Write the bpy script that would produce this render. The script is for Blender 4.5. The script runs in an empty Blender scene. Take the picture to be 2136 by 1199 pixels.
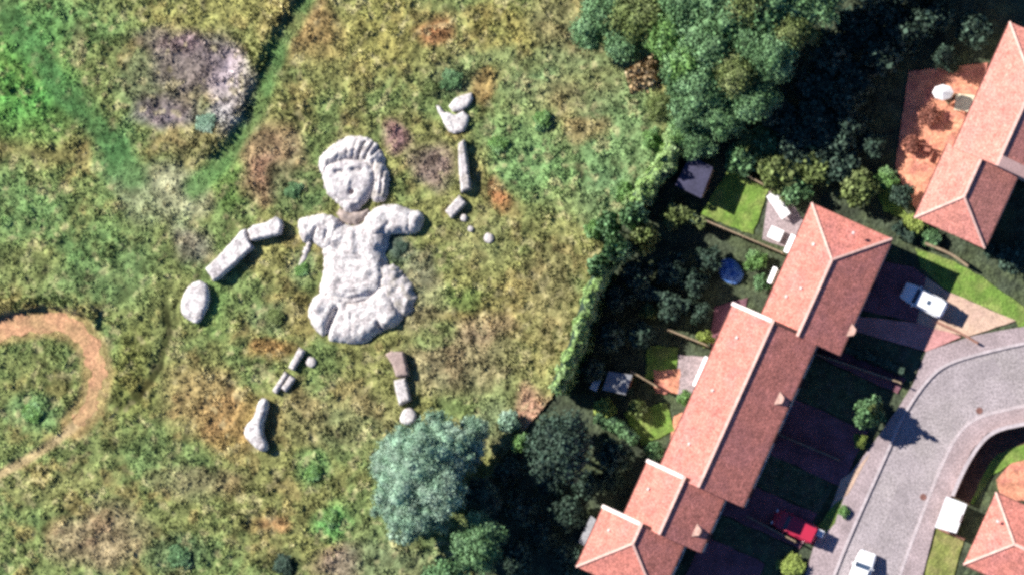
import bpy, bmesh, math, random
import numpy as np
from mathutils import Vector, Matrix
from mathutils.geometry import delaunay_2d_cdt
R = math.radians
SC = bpy.context.scene
COL = SC.collection
random.seed(7)
RNG = np.random.default_rng(11)

# ---------------------------------------------------------------- camera, sky, sun, exposure
DIST, TILT, PXM = 520.0, R(10.0), 23.2
AX_U = Vector((0.417, 0.909, 0.0)).normalized()          # along the terrace (towards the top of the photo)
AX_V = Vector((0.909, -0.417, 0.0)).normalized()         # across the terrace (towards the street)
cam_pos = AX_V * math.sin(TILT) * DIST + Vector((0, 0, math.cos(TILT) * DIST))
BACK = cam_pos.normalized()
RIGHT = Vector((0, 1, 0)).cross(BACK).normalized()
UPV = BACK.cross(RIGHT).normalized()
# keep the picture's horizontal close to world x
cd = bpy.data.cameras.new("aerial_camera")
cam = bpy.data.objects.new("aerial_camera", cd)
COL.objects.link(cam)
M = Matrix.Identity(4)
for i, c in enumerate((RIGHT, UPV, BACK)):
    for k in range(3):
        M[k][i] = c[k]
M.translation = cam_pos
cam.matrix_world = M
cd.sensor_width = 36.0
cd.lens = 36.0 * DIST * PXM / 2136.0
cd.clip_start, cd.clip_end = 10.0, 3000.0
SC.camera = cam

SUN_EL = R(35.0)
to_sun = Vector((-0.89 * math.cos(SUN_EL), 0.455 * math.cos(SUN_EL), math.sin(SUN_EL))).normalized()
w = bpy.data.worlds.new("World")
SC.world = w
w.use_nodes = True
nt = w.node_tree
sky = nt.nodes.new("ShaderNodeTexSky")
sky.sky_type = 'NISHITA'
sky.sun_disc = False
sky.air_density, sky.dust_density, sky.ozone_density = 0.75, 0.0, 10.0
sky.altitude = 2500
sky.sun_elevation = SUN_EL
sky.sun_rotation = math.atan2(to_sun.x, to_sun.y)
nt.links.new(sky.outputs[0], nt.nodes["Background"].inputs[0])
nt.nodes["Background"].inputs[1].default_value = 0.075
ld = bpy.data.lights.new("sun", 'SUN')
ld.energy, ld.angle, ld.color = 5.0, R(0.55), (1.0, 0.955, 0.88)
sun = bpy.data.objects.new("sun", ld)
COL.objects.link(sun)
sun.rotation_euler = to_sun.to_track_quat('Z', 'Y').to_euler()
vs = SC.view_settings
vs.view_transform = 'Standard'
vs.look = 'None'
vs.gamma = 1.0
vs.exposure = 1.05
SC.cycles.filter_width = 3.1          # soft aerial lens
SC.cycles.use_denoising = False
SC.cycles.max_bounces = 5

F_PX = PXM * DIST
def P(px, py, z=0.0):
    """the point of the place at height z that the photograph shows at (px, py)"""
    d = RIGHT * ((px - 1068) / F_PX) - UPV * ((py - 599.5) / F_PX) - BACK
    t = (z - cam_pos.z) / d.z
    p = cam_pos + d * t
    return Vector((p.x, p.y, z))
def UV(u, v, z=0.0):
    """terrace coordinates (photo pixels along / across the terrace) to the place"""
    return P(.417 * u + .909 * v, -.909 * u + .417 * v, z)
def PP(pts, z=0.0):
    return [P(a, b, z) for a, b in pts]

# ---------------------------------------------------------------- noise in numpy
_LAT = RNG.random((8, 256, 256))
def vnoise(x, y, k=0):
    L = _LAT[k % 8]
    xi, yi = np.floor(x).astype(int), np.floor(y).astype(int)
    fx, fy = x - xi, y - yi
    fx, fy = fx * fx * (3 - 2 * fx), fy * fy * (3 - 2 * fy)
    a, b = L[xi % 256, yi % 256], L[(xi + 1) % 256, yi % 256]
    c, d = L[xi % 256, (yi + 1) % 256], L[(xi + 1) % 256, (yi + 1) % 256]
    return (a * (1 - fx) + b * fx) * (1 - fy) + (c * (1 - fx) + d * fx) * fy
def fbm(x, y, size, octaves=3, k=0):
    s, amp, tot, f = 0, 1.0, 0.0, 1.0 / size
    for i in range(octaves):
        a = 0.6 + i * 1.1
        s = s + amp * vnoise((x * math.cos(a) - y * math.sin(a)) * f + 37.3 * i, (x * math.sin(a) + y * math.cos(a)) * f + 11.7 * i, k + i)
        tot += amp
        amp *= .55
        f *= 2.05
    return s / tot
def seg_dist(x, y, pts):
    best = np.full(np.shape(x), 1e9)
    for (ax, ay), (bx, by) in zip(pts[:-1], pts[1:]):
        dx, dy = bx - ax, by - ay
        t = np.clip(((x - ax) * dx + (y - ay) * dy) / (dx * dx + dy * dy + 1e-9), 0, 1)
        best = np.minimum(best, np.hypot(x - ax - t * dx, y - ay - t * dy))
    return best
def inside(x, y, poly):
    c = np.zeros(np.shape(x), bool)
    n = len(poly)
    for i in range(n):
        (x0, y0), (x1, y1) = poly[i], poly[(i + 1) % n]
        if y0 == y1:
            continue
        c ^= ((y0 > y) != (y1 > y)) & (x < (x1 - x0) * (y - y0) / (y1 - y0) + x0)
    return c
def sstep(a, b, x):
    t = np.clip((x - a) / (b - a), 0, 1)
    return t * t * (3 - 2 * t)

# ---------------------------------------------------------------- materials
def mat(name, color, var=.25, size=1.0, speck=.25, grain=14.0, rough=.9, bump=.0, bump_scale=8.0, tint=None, tint_size=2.5, tint_amt=.6,
        island=0.0, attr=None, metal=0.0, spec=.3, waves=None, coord='Object'):
    m = bpy.data.materials.new(name)
    m.use_nodes = True
    t = m.node_tree
    N, L = t.nodes, t.links
    b = N["Principled BSDF"]
    b.inputs["Roughness"].default_value = rough
    b.inputs["Metallic"].default_value = metal
    b.inputs["Specular IOR Level"].default_value = spec
    tc = N.new("ShaderNodeTexCoord")
    co = tc.outputs[coord]
    if attr:
        a = N.new("ShaderNodeAttribute")
        a.attribute_name = attr
        cur = a.outputs["Color"]
    else:
        rgb = N.new("ShaderNodeRGB")
        rgb.outputs[0].default_value = (*color, 1)
        cur = rgb.outputs[0]
    def noise(scale, detail=3.0):
        n = N.new("ShaderNodeTexNoise")
        n.inputs["Scale"].default_value = scale
        n.inputs["Detail"].default_value = detail
        L.new(co, n.inputs["Vector"])
        return n.outputs["Fac"]
    def ramp(fac, lo, hi, a, b_):
        r = N.new("ShaderNodeMapRange")
        r.inputs[1].default_value, r.inputs[2].default_value = lo, hi
        r.inputs[3].default_value, r.inputs[4].default_value = a, b_
        L.new(fac, r.inputs[0])
        return r.outputs[0]
    def mulv(c, f):
        v = N.new("ShaderNodeVectorMath")
        v.operation = 'SCALE'
        L.new(c, v.inputs[0])
        L.new(f, v.inputs["Scale"])
        return v.outputs[0]
    if tint:
        mx = N.new("ShaderNodeMix")
        mx.data_type = 'RGBA'
        mx.inputs["B"].default_value = (*tint, 1)
        L.new(ramp(noise(1 / tint_size, 4), .44, .64, 0, tint_amt), mx.inputs["Factor"])
        L.new(cur, mx.inputs["A"])
        cur = mx.outputs["Result"]
    if var:
        cur = mulv(cur, ramp(noise(1 / size, 4), .3, .7, 1 - var, 1 + var))
    if speck:
        cur = mulv(cur, ramp(noise(grain, 2), .3, .7, 1 - speck, 1 + speck))
    if waves:
        br = N.new("ShaderNodeTexBrick")
        br.inputs["Scale"].default_value = 1.0
        br.inputs["Brick Width"].default_value, br.inputs["Row Height"].default_value = waves
        br.inputs["Mortar Size"].default_value = .02
        br.inputs["Color1"].default_value = (.86, .86, .86, 1)
        br.inputs["Color2"].default_value = (1.14, 1.1, 1.1, 1)
        br.inputs["Mortar"].default_value = (.75, .75, .75, 1)
        uv = N.new("ShaderNodeUVMap")
        L.new(uv.outputs[0], br.inputs["Vector"])
        v = N.new("ShaderNodeVectorMath")
        v.operation = 'MULTIPLY'
        L.new(cur, v.inputs[0])
        L.new(br.outputs["Color"], v.inputs[1])
        cur = v.outputs[0]
    if island:
        g = N.new("ShaderNodeNewGeometry")
        cur = mulv(cur, ramp(g.outputs["Random Per Island"], 0, 1, 1 - island, 1 + island))
    L.new(cur, b.inputs["Base Color"])
    if bump:
        bp = N.new("ShaderNodeBump")
        bp.inputs["Strength"].default_value = 1.0
        bp.inputs["Distance"].default_value = bump
        L.new(noise(bump_scale, 3), bp.inputs["Height"])
        L.new(bp.outputs[0], b.inputs["Normal"])
    return m

MT = dict(
    ground=mat("soil_and_weeds", (.045, .058, .034), .5, 1.4, .5, 6, tint=(.07, .09, .035), bump=.25, bump_scale=2.2),
    grass=mat("meadow_grass", (.1, .1, .04), .12, .6, .36, 6, attr="tone", rough=.95, spec=.1),
    lawn=mat("mown_lawn", (.125, .215, .035), .3, .9, .4, 8, tint=(.21, .23, .07), tint_size=1.6, bump=.1, bump_scale=4),
    lawn_shade=mat("shaded_front_grass", (.06, .085, .045), .4, .8, .5, 6, tint=(.085, .075, .055), tint_size=1.2, bump=.12, bump_scale=4),  # front grass with the house shade mixed into its dark colour
    lawn_b=mat("dry_lawn", (.17, .19, .05), .3, .9, .4, 8, tint=(.24, .2, .09), tint_size=1.4, bump=.1, bump_scale=4),
    soilbed=mat("brown_soil", (.10, .055, .04), .3, .8, .4, 8, bump=.08, bump_scale=5),
    dirt=mat("orange_dirt", (.43, .235, .13), .25, .9, .42, 6, tint=(.30, .22, .10), bump=.06, bump_scale=5),
    asphalt=mat("worn_asphalt", (.305, .265, .275), .14, 2.2, .48, 7, tint=(.28, .25, .245), tint_size=5, bump=.01, bump_scale=20),
    rust=mat("rusty_iron", (.20, .10, .085), .2, .3, .3, 9, metal=.3),
    asphalt_patch=mat("newer_asphalt", (.27, .235, .243), .12, 1.2, .42, 8),
    pave=mat("concrete_paving", (.325, .26, .268), .16, 1.5, .45, 7, tint=(.275, .22, .225), bump=.01, bump_scale=14),
    kerb=mat("kerb_stone", (.42, .365, .375), .15, 1.0, .25, 10),
    brick=mat("shaded_brick_paving", (.20, .085, .105), .25, 1.2, .4, 8, tint=(.13, .07, .09), bump=.015, bump_scale=16),  # red brick, darker and more purple to carry the shade
    beige=mat("beige_paving", (.50, .35, .26), .16, 1.2, .3, 9, tint=(.44, .29, .24), bump=.01, bump_scale=16),
    pinkpave=mat("pink_paving", (.46, .22, .21), .16, 1.2, .3, 9, bump=.01, bump_scale=16),
    terra=mat("terracotta_paving", (.57, .25, .155), .3, .8, .45, 7, tint=(.36, .12, .11), tint_size=1.2, bump=.01, bump_scale=16),
    white=mat("white_paint", (.80, .79, .80), .06, .7, .08, 10, rough=.5),
    cream=mat("cream_paving", (.62, .57, .42), .15, .7, .25, 9),
    stone=mat("pale_stone", (.56, .525, .51), .2, .5, .45, 6, tint=(.31, .275, .275), tint_size=.85, tint_amt=.8, bump=.06, bump_scale=4),
    stone_moss=mat("lichen_stone", (.50, .46, .455), .2, .6, .36, 7, tint=(.23, .205, .175), tint_size=.7, tint_amt=.75, bump=.10, bump_scale=4),
    stone_pink=mat("pinkish_stone", (.33, .245, .22), .15, .6, .28, 8, tint=(.26, .205, .18), tint_size=.6, bump=.05, bump_scale=5),
    neck=mat("neck_shade_stone", (.32, .26, .235), .3, .6, .3, 8, tint=(.20, .16, .13), tint_size=.5),  # brown colour carries the shadow at the neck
    recess=mat("mouth_shade", (.06, .045, .055), .3, .4, .3, 8),  # dark tone that adds shade to the mouth hollow
    tile=mat("salmon_roof_tiles", (.53, .195, .15), .16, .9, .5, 7, tint=(.47, .185, .165), tint_size=2.2, tint_amt=.6, rough=.85, bump=.025, bump_scale=9, waves=(.3, .34)),
    tile_b=mat("pink_roof_tiles", (.55, .225, .175), .14, .9, .5, 7, tint=(.52, .21, .18), tint_size=2.0, tint_amt=.5, rough=.85, bump=.025, bump_scale=9, waves=(.3, .34)),
    ridge=mat("mortared_ridge", (.70, .44, .37), .15, .8, .25, 9),
    wedge_tile=mat("pale_wedge_tiles", (.50, .31, .25), .25, .5, .35, 8),
    face=mat("weathered_face_stone", (.52, .485, .475), .2, .5, .42, 7, tint=(.29, .26, .275), tint_size=.6, tint_amt=.8, bump=.05, bump_scale=5),
    hem=mat("grassed_over_stone", (.46, .425, .42), .22, .5, .45, 6, tint=(.26, .235, .20), tint_size=.6, tint_amt=.8, bump=.06, bump_scale=4),
    verge=mat("white_mortar", (.74, .63, .59), .1, .6, .2, 9),
    fascia=mat("brown_fascia", (.13, .055, .045), .2, .8, .2, 9),
    render_wall=mat("cream_render", (.50, .42, .36), .12, 1.2, .15, 9),
    brickwall=mat("brown_brick_wall", (.26, .13, .095), .2, .8, .3, 9),
    wood=mat("weathered_fence", (.27, .2, .13), .25, .7, .3, 9),
    glass=mat("window_glass", (.03, .04, .05), .1, 1, 0, rough=.08, spec=.6),
    car_white=mat("white_car_paint", (.86, .86, .87), .02, 1, .03, rough=.3, spec=.5),
    car_silver=mat("pale_blue_car_paint", (.62, .68, .74), .02, 1, .03, rough=.3, spec=.5),
    car_red=mat("red_car_paint", (.42, .022, .055), .04, 1, .05, rough=.3, spec=.5),
    carglass=mat("car_glass", (.05, .08, .13), .05, 1, 0, rough=.12, spec=.7),
    rubber=mat("tyre_rubber", (.02, .02, .02), .1, 1, .1),
    rim=mat("wheel_rim", (.5, .5, .52), .05, 1, .05, rough=.35, metal=.7),
    lamp=mat("headlamp_lens", (.75, .75, .78), .05, 1, 0, rough=.15, spec=.6),
    tail=mat("tail_lamp_lens", (.4, .02, .02), .05, 1, 0, rough=.2),
    felt=mat("grey_roof_felt", (.22, .22, .235), .2, .8, .35, 9),
    felt_shade=mat("shaded_roof_felt", (.05, .048, .085), .2, .8, .35, 9),  # navy felt, shade from hedge and scrub put into its colour
    flatroof=mat("pale_flat_roof", (.70, .70, .72), .08, .9, .16, 9),
    tarp=mat("blue_tarpaulin", (.06, .17, .5), .3, .5, .3, 8, rough=.6, tint=(.16, .24, .40), tint_size=.5),
    bark=mat("tree_bark", (.12, .09, .07), .3, .6, .3, 9),
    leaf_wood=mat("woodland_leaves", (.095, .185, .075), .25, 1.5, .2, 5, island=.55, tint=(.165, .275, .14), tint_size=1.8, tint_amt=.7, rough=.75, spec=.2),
    leaf_olive=mat("olive_leaves", (.125, .165, .05), .25, 1.5, .2, 5, island=.55, tint=(.17, .19, .09), tint_size=1.6, rough=.75, spec=.2),
    leaf_teal=mat("grey_green_leaves", (.19, .305, .205), .22, 1.3, .2, 5, island=.42, tint=(.29, .375, .295), tint_size=1.5, tint_amt=.7, rough=.8, spec=.2),
    leaf_bright=mat("bright_green_leaves", (.13, .25, .065), .25, 1.3, .2, 5, island=.5, tint=(.2, .32, .16), tint_size=1.3, tint_amt=.7, rough=.75, spec=.2),
    leaf_hedge=mat("hedge_leaves", (.20, .31, .095), .25, 1.3, .2, 5, island=.5, tint=(.3, .4, .2), tint_size=1.0, tint_amt=.7, rough=.75, spec=.2),
    leaf_tan=mat("tan_leaves", (.33, .23, .12), .25, 1.2, .2, 5, island=.45, tint=(.36, .31, .2), tint_size=1.0, rough=.8),
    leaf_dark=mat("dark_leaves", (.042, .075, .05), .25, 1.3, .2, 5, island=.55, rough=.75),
    leaf_red=mat("copper_leaves", (.26, .10, .07), .25, 1.0, .2, 5, island=.5, rough=.75),
    leaf_lime=mat("lime_leaves", (.22, .28, .06), .25, 1.0, .2, 5, island=.45, rough=.75),
)

# ---------------------------------------------------------------- object helpers
def tag(o, label=None, cat=None, group=None, kind=None):
    if label: o["label"] = label
    if cat: o["category"] = cat
    if group: o["group"] = group
    if kind: o["kind"] = kind
    return o
def link(name, me, m, parent=None, loc=None):
    o = bpy.data.objects.new(name, me)
    COL.objects.link(o)
    if m is not None:
        for x in (m if isinstance(m, (list, tuple)) else [m]):
            me.materials.append(x)
    if parent is not None:
        o.parent = parent
    if loc is not None:
        o.location = loc
    return o
def empty(name, loc, rz=0.0):
    o = bpy.data.objects.new(name, None)
    COL.objects.link(o)
    o.location = loc
    o.rotation_euler = (0, 0, rz)
    return o
def copy_tree(o, parent=None):
    c = o.copy()
    COL.objects.link(c)
    if parent is not None:
        c.parent = parent
    for ch in list(o.children):
        copy_tree(ch, c)
    return c
def mesh_np(name, verts, quads, smooth=False):
    verts, quads = np.asarray(verts, np.float32), np.asarray(quads, np.int32)
    me = bpy.data.meshes.new(name)
    n, k = quads.shape
    me.vertices.add(len(verts))
    me.vertices.foreach_set("co", verts.ravel())
    me.loops.add(n * k)
    me.loops.foreach_set("vertex_index", quads.ravel())
    me.polygons.add(n)
    me.polygons.foreach_set("loop_start", np.arange(0, n * k, k, dtype=np.int32))
    me.polygons.foreach_set("use_smooth", np.full(n, smooth))
    me.update(calc_edges=True)
    return me
class MB:
    """collects simple solids and links them as ONE mesh"""
    def __init__(s):
        s.bm = bmesh.new()
    def poly(s, pts):
        return s.bm.faces.new([s.bm.verts.new(p) for p in pts])
    def prism(s, pts, z0, z1):
        a = [s.bm.verts.new((p[0], p[1], z0)) for p in pts]
        b = [s.bm.verts.new((p[0], p[1], z1)) for p in pts]
        n = len(a)
        s.bm.faces.new(a[::-1])
        s.bm.faces.new(b)
        for i in range(n):
            s.bm.faces.new((a[i], a[(i + 1) % n], b[(i + 1) % n], b[i]))
        return s
    def box(s, c, dims, rz=0.0, bevel=0.0):
        dx, dy, dz = (d / 2 for d in dims)
        co, si = math.cos(rz), math.sin(rz)
        V = []
        for z in (-dz, dz):
            for x, y in ((-dx, -dy), (dx, -dy), (dx, dy), (-dx, dy)):
                V.append(s.bm.verts.new((c[0] + x * co - y * si, c[1] + x * si + y * co, c[2] + z)))
        fs = [s.bm.faces.new([V[i] for i in f]) for f in ((3, 2, 1, 0), (4, 5, 6, 7), (0, 1, 5, 4), (1, 2, 6, 5), (2, 3, 7, 6), (3, 0, 4, 7))]
        if bevel:
            es = list({e for f in fs for e in f.edges})
            bmesh.ops.bevel(s.bm, geom=es, offset=bevel, segments=2, affect='EDGES', profile=.6)
        return s
    def bar(s, a, b, wid, hgt):
        """a beam with its top edge along a-b"""
        a, b = Vector(a), Vector(b)
        d = (b - a).normalized()
        side = d.cross(Vector((0, 0, 1))).normalized() * wid / 2
        up = side.cross(d).normalized() * hgt
        q = [[p - side, p + side, p + side + up, p - side + up] for p in (a, b)]
        A = [s.bm.verts.new(p) for p in q[0]]
        B = [s.bm.verts.new(p) for p in q[1]]
        s.bm.faces.new(A[::-1])
        s.bm.faces.new(B)
        for i in range(4):
            s.bm.faces.new((A[i], A[(i + 1) % 4], B[(i + 1) % 4], B[i]))
        return s
    def tube(s, a, b, r0, r1=None, n=10):
        r1 = r0 if r1 is None else r1
        a, b = Vector(a), Vector(b)
        d = (b - a).normalized()
        x = d.orthogonal().normalized()
        y = d.cross(x)
        A = [s.bm.verts.new(a + (x * math.cos(t) + y * math.sin(t)) * r0) for t in np.linspace(0, 2 * math.pi, n, False)]
        B = [s.bm.verts.new(b + (x * math.cos(t) + y * math.sin(t)) * max(r1, .004)) for t in np.linspace(0, 2 * math.pi, n, False)]
        s.bm.faces.new(A[::-1])
        s.bm.faces.new(B)
        for i in range(n):
            s.bm.faces.new((A[i], A[(i + 1) % n], B[(i + 1) % n], B[i]))
        return s
    def build(s, name, m, parent=None, loc=None, smooth=False):
        bmesh.ops.recalc_face_normals(s.bm, faces=s.bm.faces)
        me = bpy.data.meshes.new(name)
        s.bm.to_mesh(me)
        s.bm.free()
        if smooth:
            for p in me.polygons:
                p.use_smooth = True
        return link(name, me, m, parent, loc)

def resample(poly, step, jit=0.0):
    out = []
    n = len(poly)
    for i in range(n):
        a, b = Vector(poly[i][:2]), Vector(poly[(i + 1) % n][:2])
        k = max(1, int((b - a).length / step))
        for j in range(k):
            p = a.lerp(b, j / k)
            if jit:
                p = p + Vector((random.uniform(-jit, jit), random.uniform(-jit, jit)))
            out.append(p)
    return out
def chaikin(poly, it=2, closed=True):
    for _ in range(it):
        q = []
        n = len(poly)
        for i in range(n if closed else n - 1):
            a, b = Vector(poly[i][:2]), Vector(poly[(i + 1) % n][:2])
            q += [a * .75 + b * .25, a * .25 + b * .75]
        poly = q if closed else [Vector(poly[0][:2])] + q + [Vector(poly[-1][:2])]
    return poly
def mound(name, poly, hfun, m, parent=None, step=.16, z0=-.05, edge=.12, jit=0.0, smooth=True, rnd=2):
    """a solid over the outline poly; hfun(x, y, d) is its height, d the distance to its outline"""
    poly = chaikin(poly, rnd) if rnd else [Vector(p[:2]) for p in poly]
    ring = resample(poly, step, jit)
    pl = [(p.x, p.y) for p in ring]
    xs, ys = [p[0] for p in pl], [p[1] for p in pl]
    gx, gy = np.meshgrid(np.arange(min(xs), max(xs), step), np.arange(min(ys), max(ys), step))
    gx = gx.ravel() + RNG.uniform(-.2, .2, gx.size) * step
    gy = gy.ravel() + RNG.uniform(-.2, .2, gy.size) * step
    ok = inside(gx, gy, pl)
    gx, gy = gx[ok], gy[ok]
    d = seg_dist(gx, gy, pl + [pl[0]])
    ok = d > step * .55
    gx, gy = gx[ok], gy[ok]
    n = len(pl)
    pts = [Vector(p) for p in pl] + [Vector((a, b)) for a, b in zip(gx, gy)]
    vs_, _, fs_, *_ = delaunay_2d_cdt(pts, [(i, (i + 1) % n) for i in range(n)], [], 1, 1e-4)
    X, Y = np.array([v.x for v in vs_]), np.array([v.y for v in vs_])
    D = seg_dist(X, Y, pl + [pl[0]])
    Z = hfun(X, Y, D)
    bm = bmesh.new()
    V = [bm.verts.new((x, y, z)) for x, y, z in zip(X, Y, Z)]
    for f in fs_:
        try:
            bm.faces.new([V[i] for i in f])
        except ValueError:
            pass
    be = [e for e in bm.edges if e.is_boundary]
    r = bmesh.ops.extrude_edge_only(bm, edges=be)
    for v in [g for g in r["geom"] if isinstance(g, bmesh.types.BMVert)]:
        v.co.z = z0
    bmesh.ops.recalc_face_normals(bm, faces=bm.faces)
    me = bpy.data.meshes.new(name)
    bm.to_mesh(me)
    bm.free()
    if smooth:
        for p in me.polygons:
            p.use_smooth = abs(p.normal.z) > .25
    return link(name, me, m, parent)
def dome(H, r, amp=.06, size=.5, p=2.0, base=.12):
    def f(x, y, d):
        t = np.clip(d / r, 0, 1)
        return base + (H - base) * (1 - (1 - t) ** p) + amp * (fbm(x, y, size, 3, 2) - .5) * 2
    return f
def sheet(name, pts, z, m, label=None, rnd=0, kind="structure", step=1.2, jit=0.0, cat=None):
    """a thin sheet of ground covering, with a small real edge"""
    poly = chaikin(pts, rnd) if rnd else [Vector(p[:2]) for p in pts]
    ring = resample(poly, step, jit)
    bm = bmesh.new()
    f = bm.faces.new([bm.verts.new((p.x, p.y, z)) for p in ring])
    bmesh.ops.triangulate(bm, faces=[f])
    bm.normal_update()
    for fc in bm.faces:
        if fc.normal.z < 0:
            fc.normal_flip()
    r = bmesh.ops.extrude_edge_only(bm, edges=[e for e in bm.edges if e.is_boundary])
    for v in [g for g in r["geom"] if isinstance(g, bmesh.types.BMVert)]:
        v.co.z = -.03
    me = bpy.data.meshes.new(name)
    bm.to_mesh(me)
    bm.free()
    o = link(name, me, m)
    return tag(o, label, cat, None, kind)

# ================================================================ THE SETTING: ground
g = MB()
g.poly([(-450, -450, -.04), (450, -450, -.04), (450, 450, -.04), (-450, 450, -.04)])
tag(g.build("ground", MT["ground"]), kind="structure")

# ---- meadow: one rough canopy of grass and weeds, coloured by what grows where
MEADOW = [(-260, -260), (1420, -260), (1412, 262), (1385, 340), (1310, 440), (1238, 560), (1205, 680), (1158, 820), (1100, 890), (1045, 960), (985, 1060), (985, 1480), (-260, 1480)]
DIRT = [(-260, 772), (-60, 702), (20, 684), (95, 668), (160, 684), (196, 730), (205, 790), (190, 845), (158, 885)]
THIN = [(158, 885), (110, 925), (50, 962), (-30, 1005), (-260, 1120)]
PATH_A = [(-80, -80), (20, 20), (75, 105), (150, 205), (205, 270), (262, 340), (285, 375)]
PATH_B = [(680, -100), (640, 0), (592, 75), (556, 165), (530, 240), (490, 300), (440, 355), (398, 396)]
PATH_C = [(285, 375), (300, 480), (270, 590), (130, 600), (20, 560)]
FAINT = [[(345, 600), (352, 690), (335, 765), (290, 825), (248, 870)], [(232, 642), (262, 612), (298, 580)], [(300, 1030), (250, 960), (210, 925)],
         [(520, 1010), (600, 985), (560, 1040)], [(738, 1060), (742, 1150)], [(745, 1010), (735, 1080)], [(690, 560), (655, 620), (640, 720)]]
BLOBS = [  # px, py, radius x, radius y, colour, strength
    (410, 130, 80, 60, (.13, .095, .10), .9), (340, 235, 70, 40, (.125, .10, .115), .9), (350, 80, 70, 30, (.16, .10, .10), .6), (480, 190, 45, 70, (.33, .30, .27), .75),
    (465, 250, 40, 35, (.26, .28, .23), .7), (330, 170, 90, 70, (.11, .10, .06), .6), (420, 310, 80, 45, (.15, .12, .05), .6), (440, 30, 140, 35, (.22, .22, .06), .6),
    (60, 150, 90, 110, (.055, .19, .03), .8), (130, 230, 60, 80, (.06, .17, .04), .6), (170, 90, 12, 40, (.3, .19, .11), .6), (80, 300, 120, 60, (.17, .14, .045), .7),
    (345, 405, 85, 50, (.22, .235, .12), 1.0), (20, 420, 110, 90, (.085, .17, .05), .7), (120, 60, 120, 60, (.07, .17, .045), .7), (40, 230, 90, 60, (.065, .21, .04), .8), (470, 380, 35, 60, (.10, .20, .04), .7), (250, 330, 40, 60, (.045, .17, .05), .6), (200, 550, 130, 70, (.06, .14, .04), .6),
    (60, 560, 60, 50, (.18, .18, .05), .5), (90, 790, 90, 70, (.11, .125, .035), .6), (65, 860, 60, 35, (.07, .18, .06), .6), (280, 780, 40, 110, (.12, .135, .03), .7),
    (420, 830, 80, 70, (.23, .14, .06), .55), (560, 730, 50, 25, (.26, .12, .04), .6), (500, 880, 80, 60, (.24, .14, .045), .55), (330, 960, 60, 40, (.1, .16, .05), .5),
    (200, 1120, 90, 60, (.24, .16, .10), .6), (420, 1010, 90, 30, (.2, .14, .08), .5), (690, 1090, 35, 35, (.06, .22, .05), .7), (655, 980, 35, 40, (.08, .22, .06), .6),
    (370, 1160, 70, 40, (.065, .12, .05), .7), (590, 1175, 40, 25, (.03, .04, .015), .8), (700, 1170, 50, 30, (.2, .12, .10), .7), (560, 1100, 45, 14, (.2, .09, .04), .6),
    (640, 60, 70, 60, (.28, .17, .07), .6), (720, 110, 90, 70, (.2, .165, .05), .5), (900, 60, 45, 25, (.26, .10, .045), .7), (950, 130, 60, 40, (.14, .14, .05), .5),
    (800, 60, 60, 80, (.18, .17, .04), .5), (570, 330, 60, 70, (.2, .115, .07), .7), (540, 380, 45, 40, (.22, .12, .07), .6), (830, 290, 35, 30, (.16, .075, .09), .8),
    (905, 345, 45, 45, (.14, .09, .085), .8), (940, 165, 55, 30, (.06, .10, .045), .6), (1050, 410, 18, 35, (.3, .11, .045), .7), (1000, 190, 25, 30, (.3, .17, .06), .6),
    (620, 400, 60, 50, (.055, .12, .04), .6), (1060, 60, 60, 50, (.2, .17, .04), .5), (1180, 60, 70, 80, (.14, .14, .06), .6), (1110, 180, 70, 40, (.08, .16, .065), .5),
    (1180, 230, 60, 60, (.2, .165, .07), .5), (1080, 300, 80, 90, (.10, .19, .06), .7), (1170, 360, 100, 80, (.11, .21, .065), .8), (1300, 300, 90, 110, (.10, .20, .07), .8),
    (1250, 180, 70, 60, (.11, .15, .06), .5), (1230, 270, 40, 25, (.3, .2, .08), .6), (1180, 450, 70, 60, (.17, .19, .06), .5), (1270, 420, 70, 60, (.09, .18, .07), .6),
    (1120, 130, 200, 25, (.085, .16, .06), .4), (1000, 650, 120, 60, (.22, .19, .06), .5), (1010, 690, 60, 30, (.24, .17, .10), .5), (950, 760, 110, 70, (.15, .115, .07), .6),
    (1050, 800, 80, 70, (.12, .13, .05), .5), (950, 620, 60, 30, (.09, .2, .04), .6), (900, 700, 40, 20, (.10, .2, .05), .5), (1150, 620, 60, 90, (.16, .14, .06), .5),
    (1120, 760, 50, 90, (.15, .16, .05), .5), (1115, 850, 30, 35, (.34, .19, .12), .8), (1040, 900, 50, 50, (.12, .16, .08), .5), (870, 620, 50, 60, (.19, .17, .10), .5),
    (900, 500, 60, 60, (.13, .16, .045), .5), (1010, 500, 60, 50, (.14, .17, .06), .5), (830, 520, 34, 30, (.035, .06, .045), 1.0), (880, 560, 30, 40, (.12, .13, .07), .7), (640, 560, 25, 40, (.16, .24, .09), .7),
    (450, 640, 30, 60, (.08, .18, .04), .6), (580, 660, 50, 30, (.07, .12, .05), .6), (540, 520, 60, 40, (.2, .19, .06), .4), (630, 660, 30, 40, (.22, .16, .05), .4),
    (400, 500, 40, 40, (.14, .13, .11), .6), (330, 440, 60, 30, (.17, .20, .09), .6), (700, 870, 120, 60, (.16, .14, .07), .4), (120, 1010, 110, 40, (.17, .15, .05), .4),
    (850, 1130, 110, 60, (.12, .17, .06), .6), (800, 1180, 120, 40, (.11, .14, .07), .5)]
def arr(pts):
    return [(P(a, b).x, P(a, b).y) for a, b in pts]
MPOLY = arr(MEADOW)
W_DIRT, W_THIN, W_A, W_B, W_C = arr(DIRT), arr(THIN), arr(PATH_A), arr(PATH_B), arr(PATH_C)
W_F = [arr(f) for f in FAINT]
W_BL = [(P(a, b).x, P(a, b).y, rx / PXM, ry / PXM, np.array(c), s) for a, b, rx, ry, c, s in BLOBS]
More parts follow.
